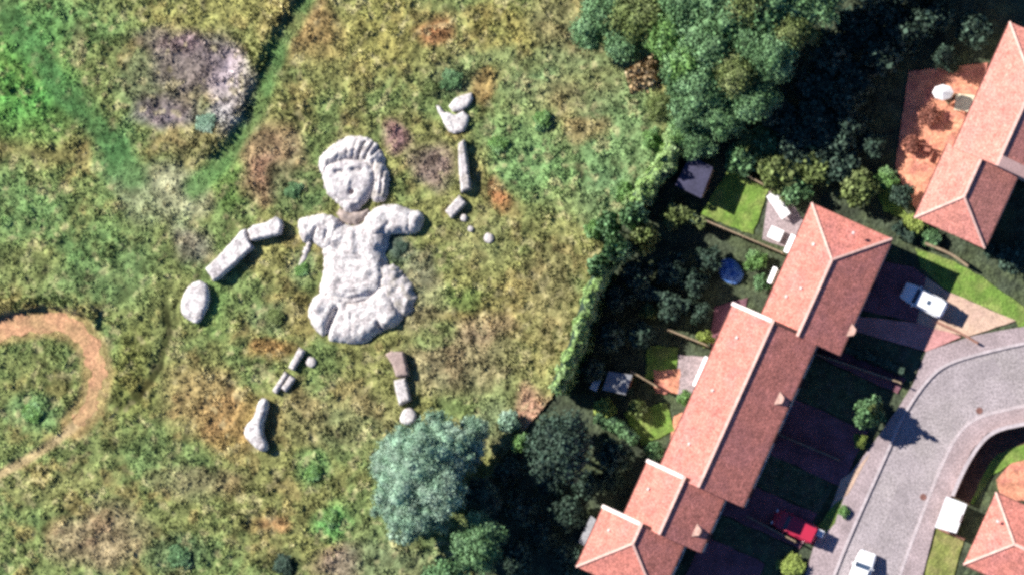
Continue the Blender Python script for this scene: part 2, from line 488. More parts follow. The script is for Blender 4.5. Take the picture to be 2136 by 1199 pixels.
STONES = [([(735, 350)], 78), ([(735, 400), (735, 440)], 40), ([(640, 480), (735, 520), (860, 465)], 38), ([(735, 500), (735, 650)], 75), ([(690, 660), (800, 640)], 62), ([(440, 570), (520, 500), (580, 480)], 26), ([(408, 625)], 42),
          ([(945, 260), (970, 210)], 24), ([(962, 300), (971, 395)], 12), ([(936, 448), (966, 416)], 14), ([(604, 768), (632, 728)], 12), ([(573, 812), (606, 776)], 16), ([(545, 850), (535, 930)], 26), ([(825, 740), (845, 835)], 22), ([(852, 870)], 22), ([(1020, 497)], 12), ([(968, 455)], 8), ([(649, 755)], 12)]      # what lies in the grass: little grows through it
W_ST = [(arr(a), r / PXM) for a, r in STONES]
def meadow(x, y):
    """albedo and height of the sward at x, y"""
    xx = x + (fbm(x, y, 3.0, 2, 5) - .5) * 2.2
    yy = y + (fbm(x + 90, y + 40, 3.0, 2, 6) - .5) * 2.2
    a, b, c = fbm(x, y, 5.0, 4, 0), fbm(x + 55, y - 20, 1.7, 3, 1), fbm(x - 31, y + 77, .75, 3, 2)
    col = np.empty(x.shape + (3,))
    base, ochre, green, straw = np.array((.132, .147, .043)), np.array((.18, .16, .052)), np.array((.088, .158, .045)), np.array((.29, .275, .12))
    wl_ = sstep(P(640, 0).x, P(120, 0).x, xx)[..., None] * .45
    wg, wo, ws = sstep(.5, .68, a)[..., None], sstep(.52, .72, b)[..., None], sstep(.58, .78, c)[..., None]
    col[:] = base
    col = col * (1 - wl_) + green * wl_
    col = col * (1 - wo * .75) + ochre * wo * .75
    col = col * (1 - wg * .6) + green * wg * .6
    rough = np.ones(x.shape)
    for bx, by, rx, ry, cc, s in W_BL:
        q = ((xx - bx) / rx) ** 2 + ((yy - by) / ry) ** 2
        wt = (s * .85 * sstep(2.1, .1, q))[..., None]
        col = col * (1 - wt) + cc * wt
    col = col * (1 - ws * .5) + straw * ws * .5
    for ln, wid, cc, s in ((W_A, 1.9, (.04, .105, .028), .9), (W_B, 1.5, (.06, .13, .034), .9), (W_C, 2.6, (.085, .14, .045), .42)):
        d = seg_dist(xx * .5 + x * .5, yy * .5 + y * .5, ln)
        wt = s * sstep(wid, wid * .3, d) * (.72 + .28 * sstep(.35, .6, b))
        col = col * (1 - wt[..., None]) + np.array(cc) * wt[..., None]
        rough = rough * (1 - .72 * wt)
    d = seg_dist(x, y, W_DIRT)
    wt = sstep(1.9, 1.0, d)
    rough = rough * (1 - .93 * wt)
    col = col * (1 - .5 * wt[..., None]) + np.array((.24, .15, .06)) * .5 * wt[..., None]
    d = seg_dist(x, y, W_THIN)
    wt = sstep(.7, .2, d)
    rough = rough * (1 - .8 * wt)
    col = col * (1 - .8 * wt[..., None]) + np.array((.25, .2, .09)) * .8 * wt[..., None]
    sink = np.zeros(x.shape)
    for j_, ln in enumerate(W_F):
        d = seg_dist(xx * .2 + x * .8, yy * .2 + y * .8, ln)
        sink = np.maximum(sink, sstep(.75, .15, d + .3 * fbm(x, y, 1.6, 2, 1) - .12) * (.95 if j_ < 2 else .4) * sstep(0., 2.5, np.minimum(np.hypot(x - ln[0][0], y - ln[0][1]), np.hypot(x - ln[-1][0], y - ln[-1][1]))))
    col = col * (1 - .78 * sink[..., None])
    # fine tonal mixture of stalks and leaves
    f1, f2 = fbm(x + 13, y + 5, .55, 2, 3), fbm(x - 8, y + 3, 1.1, 2, 4)
    col = col * 1.32 * np.array((1.05, .97, 1.2)) * (1 + 1.15 * (f1 - .5) + .8 * (f2 - .5))[..., None]
    for a_, r_ in W_ST:
        d = seg_dist(x, y, a_) if len(a_) > 1 else np.hypot(x - a_[0][0], y - a_[0][1])
        rough = rough * (.3 + .7 * sstep(r_ * .75, r_ * 1.1 + .15, d))
    h = rough * (.26 * (fbm(x, y, 1.2, 2, 4) - .3) + .30 * (fbm(x + 9, y, .62, 2, 7) - .35)) + .07
    h = np.maximum(h * (1 - .9 * sink) - .1 * sink, .012)
    # banks beside the path and the track
    bank = sstep(1.9, 1.5, np.abs(seg_dist(x, y, W_DIRT) - 1.9) * 3) * ((y > P(0, 690).y) & (x < P(205, 0).x))
    h = h + .45 * bank
    db = seg_dist(x, y, W_B)
    sideb = (x < np.interp(y, [p[1] for p in W_B][::-1], [p[0] for p in W_B][::-1]))
    h = h + .5 * np.exp(-((db - 1.5) / .55) ** 2) * sideb * (y > P(0, 330).y)
    return np.clip(col, .004, .8), h

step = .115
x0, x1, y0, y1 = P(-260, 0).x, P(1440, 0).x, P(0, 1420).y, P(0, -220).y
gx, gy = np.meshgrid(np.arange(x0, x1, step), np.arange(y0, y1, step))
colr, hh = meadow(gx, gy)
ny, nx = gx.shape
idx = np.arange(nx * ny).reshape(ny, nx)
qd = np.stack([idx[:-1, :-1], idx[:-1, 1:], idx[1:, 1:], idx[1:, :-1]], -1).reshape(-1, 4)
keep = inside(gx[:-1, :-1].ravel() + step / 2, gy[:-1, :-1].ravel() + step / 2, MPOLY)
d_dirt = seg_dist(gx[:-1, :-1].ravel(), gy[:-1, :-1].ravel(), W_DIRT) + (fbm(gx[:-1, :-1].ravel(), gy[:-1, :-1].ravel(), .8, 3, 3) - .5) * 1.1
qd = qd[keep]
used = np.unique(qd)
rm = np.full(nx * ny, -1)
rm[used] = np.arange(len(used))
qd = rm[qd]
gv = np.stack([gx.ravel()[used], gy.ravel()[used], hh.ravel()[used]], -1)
gc = colr.reshape(-1, 3)[used]
# tussocks: blades springing from the sward
n_t = 74000
tx, ty = RNG.uniform(x0, x1, n_t), RNG.uniform(y0, y1, n_t)
ok = inside(tx, ty, MPOLY) & (seg_dist(tx, ty, W_DIRT) > .55 + .5 * fbm(tx, ty, .9, 2, 3))
tx, ty = tx[ok], ty[ok]
tc_, th_ = meadow(tx, ty)
rg = np.clip(th_ / .3, .15, 1.3)
n_t = len(tx)
tv, tq, tcol = [], [], []
for k in range(4):
    an = RNG.uniform(0, 2 * math.pi, n_t)
    ln_ = RNG.uniform(.12, .34, n_t) * (.4 + .6 * rg)
    ht = RNG.uniform(.08, .34, n_t) * rg
    wd = RNG.uniform(.04, .09, n_t)
    ox, oy = RNG.uniform(-.1, .1, n_t), RNG.uniform(-.1, .1, n_t)
    ca, sa = np.cos(an), np.sin(an)
    bz = th_ - .03
    a_ = np.stack([tx + ox - sa * wd, ty + oy + ca * wd, bz], -1)
    b_ = np.stack([tx + ox + sa * wd, ty + oy - ca * wd, bz], -1)
    c_ = np.stack([tx + ox + ca * ln_, ty + oy + sa * ln_, bz + ht], -1)
    d_ = np.stack([tx + ox + ca * ln_ * .6 - sa * wd, ty + oy + sa * ln_ * .6 + ca * wd, bz + ht * .9], -1)
    tv.append(np.stack([a_, b_, c_, d_], 1).reshape(-1, 3))
    tcol.append(np.repeat(tc_ * RNG.uniform(.75, 1.5, n_t)[:, None], 4, 0))
tv, tcol = np.concatenate(tv), np.concatenate(tcol)
tq = np.arange(len(tv)).reshape(-1, 4) + len(gv)
me = mesh_np("meadow_grass", np.concatenate([gv, tv]), np.concatenate([qd, tq]), True)
at = me.color_attributes.new("tone", 'FLOAT_COLOR', 'POINT')
allc = np.concatenate([gc, tcol])
at.data.foreach_set("color", np.concatenate([allc, np.ones((len(allc), 1))], 1).astype(np.float32).ravel())
tag(link("meadow_grass", me, MT["grass"]), "rough tussocky meadow grass in olive, ochre and green", "grass", kind="stuff")

def ribbon(line, w0, w1=None, jit=0.0):
    w1 = w0 if w1 is None else w1
    line = chaikin(line, 2, False)
    L_, R_ = [], []
    for i, p in enumerate(line):
        a, b = line[max(0, i - 1)], line[min(len(line) - 1, i + 1)]
        t = (b - a).normalized()
        nrm = Vector((-t.y, t.x))
        wd = (w0 + (w1 - w0) * i / (len(line) - 1)) / 2
        L_.append(p + nrm * (wd + random.uniform(-jit, jit)))
        R_.append(p - nrm * (wd + random.uniform(-jit, jit)))
    return L_ + R_[::-1]
dirt_poly = ribbon([Vector(p) for p in W_DIRT], 2.7, .8, .34)
sheet("dirt_track", dirt_poly, .09, MT["dirt"], rnd=1, step=.3, jit=.16)

# ---- road, pavements, kerbs
ROAD_L = [(2420, 655), (2136, 716), (2060, 733), (1979, 756), (1938, 786), (1886, 861), (1851, 943), (1798, 1060), (1763, 1141), (1740, 1199), (1690, 1330)]
ROAD_R = [(2420, 790), (2136, 846), (2040, 868), (2000, 900), (1968, 962), (1942, 1025), (1900, 1135), (1872, 1215), (1835, 1330)]
PAVE_L = [(2420, 625), (2136, 681), (2060, 694), (2020, 703), (1932, 733), (1905, 800), (1874, 850), (1812, 937), (1763, 1000), (1722, 1080), (1700, 1130), (1680, 1199), (1640, 1330)]
PAVE_R = [(2420, 820), (2136, 882), (2060, 902), (2026, 940), (1986, 1032), (1950, 1100), (1925, 1199), (1895, 1330)]
sheet("road", PP(ROAD_L) + PP(ROAD_R)[::-1], .02, MT["asphalt"], step=1.5)
sheet("pavement", PP(PAVE_L) + PP(ROAD_L)[::-1], .13, MT["pave"], step=1.5)
sheet("pavement", PP(ROAD_R) + PP(PAVE_R)[::-1], .13, MT["pave"], step=1.5)
for ln in (ROAD_L, ROAD_R):
    sheet("kerb", ribbon(PP(ln), .26), .142, MT["kerb"], step=1.5)

# ---- gardens and drives (sheets of the ground)
def strip(name, u0, u1, v0, v1, z, m, **k):
    return sheet(name, [UV(u0, v0), UV(u0, v1), UV(u1, v1), UV(u1, v0)], z, m, **k)
sheet("front_lawn", PP([(1909, 517), (1990, 545), (2060, 585), (2136, 640), (2300, 745), (2136, 700), (2119, 669), (1973, 605), (1921, 558)]), .05, MT["lawn"], rnd=0, step=.6, jit=.06)
sheet("driveway", PP([(1932, 578), (1973, 606), (2119, 669), (2020, 701), (1938, 683), (1912, 672)]), .06, MT["beige"], step=.8, jit=.03)
sheet("driveway", PP([(1800, 535), (1905, 558), (1932, 578), (1912, 672), (1765, 640)]), .061, MT["brick"], step=.8, jit=.03)  # shaded part of the drive, its shade drawn with darker brick
sheet("driveway", PP([(1790, 660), (1942, 676), (2005, 702), (1932, 733), (1780, 690)]), .056, MT["pinkpave"], step=.8, jit=.03)
sheet("front_lawn", PP([(1740, 680), (1930, 735), (1900, 800), (1700, 735)]), .05, MT["lawn_shade"], step=.6, jit=.05)
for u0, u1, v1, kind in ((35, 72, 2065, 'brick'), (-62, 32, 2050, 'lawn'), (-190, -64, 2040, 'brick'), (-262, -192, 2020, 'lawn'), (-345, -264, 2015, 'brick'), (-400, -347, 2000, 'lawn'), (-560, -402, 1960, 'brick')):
    strip("driveway" if kind == 'brick' else "front_lawn", u0, u1, 1800, v1 - 20, .052 if kind == 'lawn' else .06, MT['lawn_shade' if kind == 'lawn' else kind], step=.8, jit=.09)
sheet("verge_lawn", PP([(1750, 1040), (1765, 1020), (1742, 1090), (1716, 1118), (1700, 1105)]), .14, MT["lawn"], step=.5, jit=.05)
sheet("paved_apron", PP([(1790, 975), (1815, 945), (1770, 1030), (1735, 1055), (1755, 1000)]), .145, MT["beige"], step=.5, jit=.03)
# rear gardens
sheet("rear_lawn", PP([(1522, 352), (1604, 396), (1570, 490), (1462, 448), (1490, 400)]), .06, MT["lawn"], step=.5, jit=.07)
sheet("patio", PP([(1604, 398), (1650, 420), (1680, 470), (1650, 520), (1590, 500)]), .05, MT["pave"], step=.6, jit=.03)
sheet("rear_lawn", PP([(1351, 720), (1415, 725), (1412, 790), (1345, 790)]), .06, MT["lawn"], step=.4, jit=.08)
sheet("sand_patch", PP([(1362, 772), (1418, 770), (1416, 822), (1368, 818)]), .064, MT["terra"], step=.4, jit=.1)
sheet("rear_lawn", PP([(1300, 862), (1391, 838), (1407, 897), (1340, 930)]), .06, MT["lawn"], step=.5, jit=.08)
sheet("patio", PP([(1405, 868), (1445, 850), (1450, 930), (1395, 940)]), .056, MT["terra"], step=.6, jit=.04)
sheet("patio", PP([(1415, 740), (1480, 745), (1450, 830), (1412, 822)]), .058, MT["pave"], step=.6, jit=.04)
sheet("patio", PP([(1490, 640), (1560, 620), (1540, 720), (1480, 720)]), .055, MT["brick"], step=.6, jit=.04)
sheet("patio", PP([(1895, 150), (2060, 130), (2050, 300), (1930, 470), (1885, 395), (1868, 345)]), .06, MT["terra"], step=.6, jit=.05)
sheet("rear_lawn", PP([(1842, 345), (1880, 375), (1860, 400), (1900, 460), (1845, 440), (1820, 380)]), .05, MT["lawn"], step=.5, jit=.1)
# ground of the plot beyond the street
sheet("front_lawn", PP([(2150, 886), (2066, 905), (2030, 950), (1992, 1035), (2030, 1050), (2070, 990), (2110, 965), (2300, 930), (2300, 860)]), .05, MT["lawn"], step=.6, jit=.06)
sheet("front_lawn", PP([(1955, 1100), (2011, 1122), (1990, 1199), (1960, 1330), (1900, 1330), (1928, 1199)]), .05, MT["lawn_b"], step=.6, jit=.06)
sheet("patio", PP([(2078, 1000), (2110, 965), (2300, 925), (2300, 1040), (2090, 1045)]), .056, MT["terra"], step=.6, jit=.05)

sheet("shadow_soil_bed", PP([(2300, 838), (2140, 878), (2074, 892), (2038, 925), (2006, 978), (1982, 1036), (2022, 1052), (2052, 985), (2082, 945), (2140, 925), (2300, 890)]), .058, MT["soilbed"], step=.5, jit=.08)  # dark strip of soil, shaped to the wall's shadow band

# ================================================================ HOUSES
def uvquad(me, scale=1.0):
    uvl = me.uv_layers.new(name="UVMap")
    for p in me.polygons:
        n = p.normal
        h = Vector((-n.y, n.x, 0))
        h = h.normalized() if h.length > 1e-4 else Vector((1, 0, 0))
        up = n.cross(h)
        for li in p.loop_indices:
            co = me.vertices[me.loops[li].vertex_index].co
            uvl.data[li].uv = (co.dot(h) * scale, co.dot(up) * scale)
def house(name, label, u0, u1, v0, v1, ez, pitch, hip0=False, hip1=False, axis='u', tile="tile", verge0=None, verge1=None, vents=(), wedges=(), flue=None, group=None, ov=.32, units=1, cat="house"):
    """u0..u1, v0..v1: eave lines in terrace coordinates at eave height ez (metres)"""
    base = UV((u0 + u1) / 2, (v0 + v1) / 2, ez)
    c00, c10, c01 = UV(u0, v0, ez), UV(u1, v0, ez), UV(u0, v1, ez)
    A, B = (AX_U, AX_V) if axis == 'u' else (AX_V, AX_U)
    la, lb = ((c10 - c00).length / 2, (c01 - c00).length / 2) if axis == 'u' else ((c01 - c00).length / 2, (c10 - c00).length / 2)
    root = empty(name, (base.x, base.y, 0), math.atan2(A.y, A.x))
    tag(root, label, cat, group)
    sgn = 1 if A.cross(B).z > 0 else -1          # local y points along +-B
    rise = lb * math.tan(pitch)
    run = lb
    # local frame: x along the ridge, y across
    def roof_side(inset_z):
        z = ez
        a0, a1 = (-la, la)
        r0, r1 = (a0 + run if hip0 else a0), (a1 - run if hip1 else a1)
        return a0, a1, r0, r1, z, z + rise
    a0, a1, r0, r1, z, zr = roof_side(0)
    rf = MB()
    s1 = [(a0, -lb, z), (a1, -lb, z), (r1, 0, zr), (r0, 0, zr)]
    s2 = [(a1, lb, z), (a0, lb, z), (r0, 0, zr), (r1, 0, zr)]
    faces = [s1, s2]
    if hip0: faces.append([(a0, lb, z), (a0, -lb, z), (r0, 0, zr)])
    if hip1: faces.append([(a1, -lb, z), (a1, lb, z), (r1, 0, zr)])
    th = .12
    for f in faces:
        n = (Vector(f[1]) - Vector(f[0])).cross(Vector(f[2]) - Vector(f[0])).normalized()
        if n.z < 0: f = f[::-1]
        top = [rf.bm.verts.new(p) for p in f]
        rf.bm.faces.new(top)
    bmesh.ops.remove_doubles(rf.bm, verts=rf.bm.verts, dist=.001)
    r = bmesh.ops.extrude_edge_only(rf.bm, edges=[e for e in rf.bm.edges if e.is_boundary])
    for v in [q for q in r["geom"] if isinstance(q, bmesh.types.BMVert)]:
        v.co.z -= th
    roof = rf.build("roof", MT[tile], root)
    uvquad(roof.data)
    # walls under the eaves with gables
    wl = MB()
    wa0, wa1, wb = a0 + (ov if hip0 else .03), a1 - (ov if hip1 else .03), lb - ov
    ring = [(wa0, -wb), (wa1, -wb), (wa1, wb), (wa0, wb)]
    zt = ez + .02
    wl.prism(ring, 0, zt)
    for h_, xx in ((hip0, wa0), (hip1, wa1)):
        if not h_:
            sg = 1 if xx < 0 else -1
            zz = zr - ov * math.tan(pitch) - .14
            q = [wl.bm.verts.new(p) for p in ((xx, -wb, zt), (xx, wb, zt), (xx, 0, zz), (xx + sg * .2, -wb, zt), (xx + sg * .2, wb, zt), (xx + sg * .2, 0, zz))]
            for f in ((0, 1, 2), (5, 4, 3), (0, 2, 5, 3), (1, 4, 5, 2)):
                wl.bm.faces.new([q[i] for i in f])
    wl.build("wall", MT["render_wall"], root)
    rd = MB()
    rd.bar((r0, 0, zr), (r1, 0, zr), .26, .07)
    for h_, xr, xa in ((hip0, r0, a0), (hip1, r1, a1)):
        if h_:
            for s in (-1, 1):
                rd.bar((xa, s * lb, z), (xr, 0, zr), .2, .06)
    rd.build("ridge_cap", MT["ridge"], roof)
    for s in (-1, 1):
        gt = MB()
        gt.bar((a0, s * (lb + .05), z - .12), (a1, s * (lb + .05), z - .12), .1, .1)
        gt.build("gutter", MT["fascia"], roof)
    # gable copings: which half, end and material; brown halves draw a shadow line
    for end, spec in ((a0, verge0), (a1, verge1)):
        for (half, material, wd, hg) in (spec or ()):
            vb = MB()
            xs = end + (wd / 2 if end < 0 else -wd / 2)
            vb.bar((xs, half * lb * 1.02, z - .01), (xs, half * lb * .02, zr - .01), wd, hg)
            vb.build("gable_coping", MT[material], roof)
    for (u, v) in vents:           # small pale roof vents on the slope, in terrace coordinates
        p = UV(u, v, ez + rise * .5)
        q = root.matrix_basis.inverted() @ Vector((p.x, p.y, 0))
        zz = ez + rise * (1 - abs(q.y) / lb)
        MB().box((q.x, q.y, zz + .06), (.26, .22, .2), bevel=.05).build("roof_vent", MT["verge"], roof)
    for (u, v) in wedges:          # low pale wedge lying on the slope, in terrace coordinates
        p = UV(u, v, ez + rise * .4)
        q = root.matrix_basis.inverted() @ Vector((p.x, p.y, 0))
        s = 1 if q.y > 0 else -1
        zz = ez + rise * (1 - abs(q.y) / lb)
        b = MB()
        L_ = .8
        tip, fr = (q.x, q.y - s * .55, zz + .32), (q.x, q.y + s * .55, zz + .16)
        pts = [(q.x - L_, q.y - s * .35, zz + .2), tip, (q.x + L_, q.y - s * .35, zz + .2), (q.x + L_ * .35, q.y + s * .5, zz + .02), fr, (q.x - L_ * .35, q.y + s * .5, zz + .02)]
        b.prism([(pp[0], pp[1]) for pp in pts], zz - .4, zz + .03)
        b.build("roof_wedge", MT["wedge_tile"], roof)
    # doors and windows on the two long walls
    n = max(1, units)
    L_ = (wa1 - wa0) / n
    for s in (-1, 1):
        yy = s * (wb + .002)
        for i in range(n):
            x = wa0 + L_ * (i + .5)
            for dx, zc, wd, hg, nm in ((-L_ * .25, 1.05, .95, 2.1, "door"), (L_ * .2, 1.45, 1.5, 1.2, "window"), (-L_ * .25, 3.85, 1.1, 1.1, "window"), (L_ * .2, 3.85, 1.4, 1.1, "window")):
                if zc + hg / 2 > ez - .15: continue
                if nm == "door":
                    d_ = MB().box((x + dx, yy, zc), (wd, .08, hg), bevel=.01).build("door", MT["fascia"], root)
                    MB().box((x + dx + wd * .35, yy + s * .06, zc), (.05, .05, .14)).build("handle", MT["rim"], d_)
                else:
                    fm = MB()
                    for sx in (-1, 1): fm.box((x + dx + sx * wd / 2, yy, zc), (.08, .1, hg + .08))
                    for sz in (-1, 1): fm.box((x + dx, yy, zc + sz * hg / 2), (wd - .08, .096, .08))
                    fm.box((x + dx, yy, zc), (.06, .09, hg - .08))
                    fm = fm.build("window", MT["white"], root)
                    MB().box((x + dx, yy, zc), (wd - .08, .04, hg - .08)).build("pane", MT["glass"], fm)
    return root
ROOFV = [(-1, "verge", .42, .16)]
# orientation: for axis 'u' local x = u, local y = -v (north-west slope is y > 0)
NW, SE = 1, -1
TG = "terraced houses stepping down the street"
house("terraced_house", "hip-roofed salmon tiled terraced house at the head of the row, beside the sunny square lawn", 56, 322, 1716, 1899, 4.4, R(22.5), hip1=True, units=2, vents=((244, 1755), (122, 1748), (300, 1822), (150, 1770)), wedges=((114, 1896),), group=TG)
house("terraced_house", "longest salmon tiled house of the terrace, with its white lean-to against the rear", -315, 66, 1655, 1847, 5.2, R(22.5), verge1=[(NW, "verge", .32, .12), (SE, "fascia", .3, .05)], units=3, vents=((1, 1690), (-242, 1692), (-120, 1690)), wedges=((-78, 1820),), group=TG)
house("terraced_house", "shortest terraced house, between the long house and the lowest hip-roofed one", -438, -306, 1629, 1807, 5.1, R(22.5), verge1=[(NW, "verge", .32, .12), (SE, "fascia", .3, .05)], units=1, vents=((-363, 1653),), wedges=((-400, 1778),), group=TG)
house("terraced_house", "lowest house of the terrace, with a hipped end above the pale lean-to", -572, -431, 1584, 1770, 5.0, R(22.5), hip0=True, verge1=[(NW, "verge", .32, .12), (SE, "fascia", .3, .05)], units=1, vents=((-475, 1614),), group=TG)
house("detached_house", "big pink tiled house with the orange patio and white parasol behind it", 551, 838, 1934, 2140, 5.2, R(22.5), hip1=True, tile="tile_b", verge0=[(SE, "ridge", 1.0, .1)], units=2)
house("detached_house", "lower hip-ended wing of the pink tiled house, beside the grass bank of the drive", 384, 552, 1922, 2082, 4.7, R(22.5), hip0=True, tile="tile_b", units=1)
house("detached_house", "hip-roofed salmon house inside the curved garden wall across the street", -230, -66, 2316, 2620, 4.6, R(22.5), hip0=True, axis='v', tile="tile", vents=((-120, 2345), (-80, 2420)), units=2)

# lean-to conservatories against the rear walls
def lean_to(label, quad, z0, z1, m, glassy=False):
    """quad: photo pixels of the roof; the first edge is the high one"""
    c = PP(quad, (z0 + z1) / 2)
    cx = sum((p for p in c), Vector()) / 4
    root = empty("lean_to", (cx.x, cx.y, 0))
    tag(root, label, "lean-to")
    q = [(p - cx) for p in c]
    zs = (z1, z1, z0, z0)
    b = MB()
    top = [b.bm.verts.new((p.x, p.y, z)) for p, z in zip(q, zs)]
    bot = [b.bm.verts.new((p.x, p.y, z - .09)) for p, z in zip(q, zs)]
    b.bm.faces.new(top); b.bm.faces.new(bot[::-1])
    for i in range(4): b.bm.faces.new((top[i], top[(i + 1) % 4], bot[(i + 1) % 4], bot[i]))
    b.build("roof", m, root)
    b = MB()
    qs = [p * .94 for p in q]
    top = [b.bm.verts.new((p.x, p.y, z - .1)) for p, z in zip(qs, zs)]
    bot = [b.bm.verts.new((p.x, p.y, 0)) for p in qs]
    b.bm.faces.new(top); b.bm.faces.new(bot[::-1])
    for i in range(4): b.bm.faces.new((top[i], top[(i + 1) % 4], bot[(i + 1) % 4], bot[i]))
    b.build("wall", MT["render_wall"], root)
    return root
lean_to("white roofed lean-to on the rear wall of the longest terraced house", [(1490, 750), (1462, 812), (1444, 802), (1470, 742)], 2.3, 2.6, MT["white"])
lean_to("small white roofed lean-to beside the fence end and the hip-roofed house", [(1668, 496), (1652, 532), (1634, 524), (1650, 488)], 2.3, 2.6, MT["white"])
lean_to("narrow white lean-to by the crumpled blue tarpaulin", [(1622, 560), (1608, 592), (1600, 588), (1613, 556)], 2.3, 2.5, MT["white"])
lean_to("grey felt roofed lean-to behind the lowest terraced house", [(1246, 1084), (1220, 1138), (1206, 1130), (1232, 1075)], 1.7, 1.9, MT["felt"])

# small outbuildings
def shed(name, label, quad, h, roofmat, ov=.12):
    c = PP(quad, h)
    cx = sum((p for p in c), Vector()) / 4
    root = empty(name, (cx.x, cx.y, 0))
    tag(root, label, "outbuilding")
    q = [(p - cx) for p in c]
    MB().prism([(p.x * 1.04, p.y * 1.04) for p in q], h - .12, h).build("roof", roofmat, root)
    MB().prism([(p.x * .93, p.y * .93) for p in q], 0, h - .12).build("wall", MT["wood"], root)
    m_, d_ = (q[0] + q[1]) / 2, (q[1] - q[0])
    n_ = m_.normalized()
    MB().box((m_.x * .93 + n_.x * .02, m_.y * .93 + n_.y * .02, .9), (.8, .06, 1.75), math.atan2(d_.y, d_.x)).build("door", MT["fascia"], root)
    return root
shed("outbuilding", "small square outbuilding with flat white roof at the end of the curved wall", [(2016, 1052), (1994, 1110), (1951, 1098), (1974, 1036)], 1.75, MT["flatroof"])
shed("garden_shed", "grey felt roofed garden shed beside a propped white board", [(1318, 782), (1304, 822), (1258, 812), (1270, 775)], 2.1, MT["felt"])
shed("garden_shed", "shed with shade coloured into its dark roof, between the hedge and the square lawn", [(1486, 350), (1462, 412), (1410, 386), (1440, 326)], 2.2, MT["felt_shade"])
b = MB()
p = P(1247, 798)
b.box((p.x, p.y, .95), (.65, 1.5, .07), -.42, .01)
tag(b.build("white_board", MT["white"]), "white board lying on end beside the grey shed", "board")

# ================================================================ WALLS AND FENCES
def wall(label, pts, h, th, m, coping=True, name="garden_wall"):
    pts = [Vector((p.x, p.y, 0)) for p in pts]
    root = empty(name, pts[0])
    tag(root, label, "wall")
    o = pts[0]
    loc = [Vector(p) - o for p in pts]
    bdy = sheetless(ribbon(loc, th), 0, h)
    bdy.build("wall_body", MT[m], root)
    if coping:
        sheetless(ribbon(loc, th + .1), h, h + .07).build("coping", MT["kerb"], root)
    return root
def sheetless(ring, z0, z1):
    b = MB()
    n = len(ring) // 2
    L_, R_ = ring[:n], ring[n:][::-1]
    vs4 = [[b.bm.verts.new((p.x, p.y, z)) for p, z in ((l, z0), (l, z1), (r, z1), (r, z0))] for l, r in zip(L_, R_)]
    for A, B in zip(vs4[:-1], vs4[1:]):
        for i in range(4):
            b.bm.faces.new((A[i], A[(i + 1) % 4], B[(i + 1) % 4], B[i]))
    b.bm.faces.new(vs4[0]); b.bm.faces.new(vs4[-1][::-1])
    return b
wall("tall brown garden wall curving round the corner plot, casting a thick shadow", PP([(2300, 846), (2140, 884), (2078, 896), (2044, 925), (2012, 978), (1988, 1034)], 1.0), 1.5, .24, "brickwall")
wall("low wall between the white outbuilding and the dry front lawn", PP([(1958, 1102), (2012, 1124)], .4), .7, .2, "brickwall", False)
wall("low brick wall beside the pink paving, ending at the pavement", PP([(1955, 672), (2000, 692), (2040, 716)], .3), .55, .2, "brickwall", False)
wall("low brown wall behind the grass bank of the drive", PP([(1930, 508), (1985, 530), (2020, 556)], .5), .9, .22, "wood", False)
def fence(label, a, b_, h=1.7, group=None):
    a, b_ = P(*a, h / 2), P(*b_, h / 2)
    a.z = b_.z = 0
    d = b_ - a
    L_ = d.length
    rz = math.atan2(d.y, d.x)
    root = empty("garden_fence", a, rz)
    tag(root, label, "fence", group)
    n = max(1, round(L_ / 1.8))
    for i in range(n + 1):
        MB().box((L_ * i / n, 0, h / 2 + .05), (.1, .1, h + .1)).build("post", MT["wood"], root)
    pn = MB()
    for i in range(n):
        for k in range(8):
            xa = L_ * i / n + .06 + (L_ / n - .12) * (k + .5) / 8
            pn.box((xa, .01 * (k % 2), h / 2), ((L_ / n - .12) / 8 * 1.02, .03, h - .1))
    pn.build("plank_panel", MT["wood"], root)
    MB().box((L_ / 2, .06, h + .02), (L_, .12, .06)).build("rail", MT["wood"], root)
    return root
fence("weathered plank fence between the square lawn and the shaded garden with the tarpaulin", (1472, 462), (1634, 530))
fence("plank fence running behind the long terraced house, above the small sandy lawn", (1396, 690), (1476, 722))
fence("plank fence between the sandy lawn and the round-edged lawn", (1318, 776), (1372, 808), 1.4)
fence("plank fence at the upper edge of the square lawn", (1530, 352), (1612, 398), 1.5)
fence("low plank fence in the street's shade between two brick drives", (1690, 735), (1880, 800), 1.0)
fence("low plank fence beside the red car's drive", (1560, 1078), (1660, 1130), 1.0)
fence("low plank fence across the shaded front gardens of the long house", (1620, 905), (1750, 960), .9)

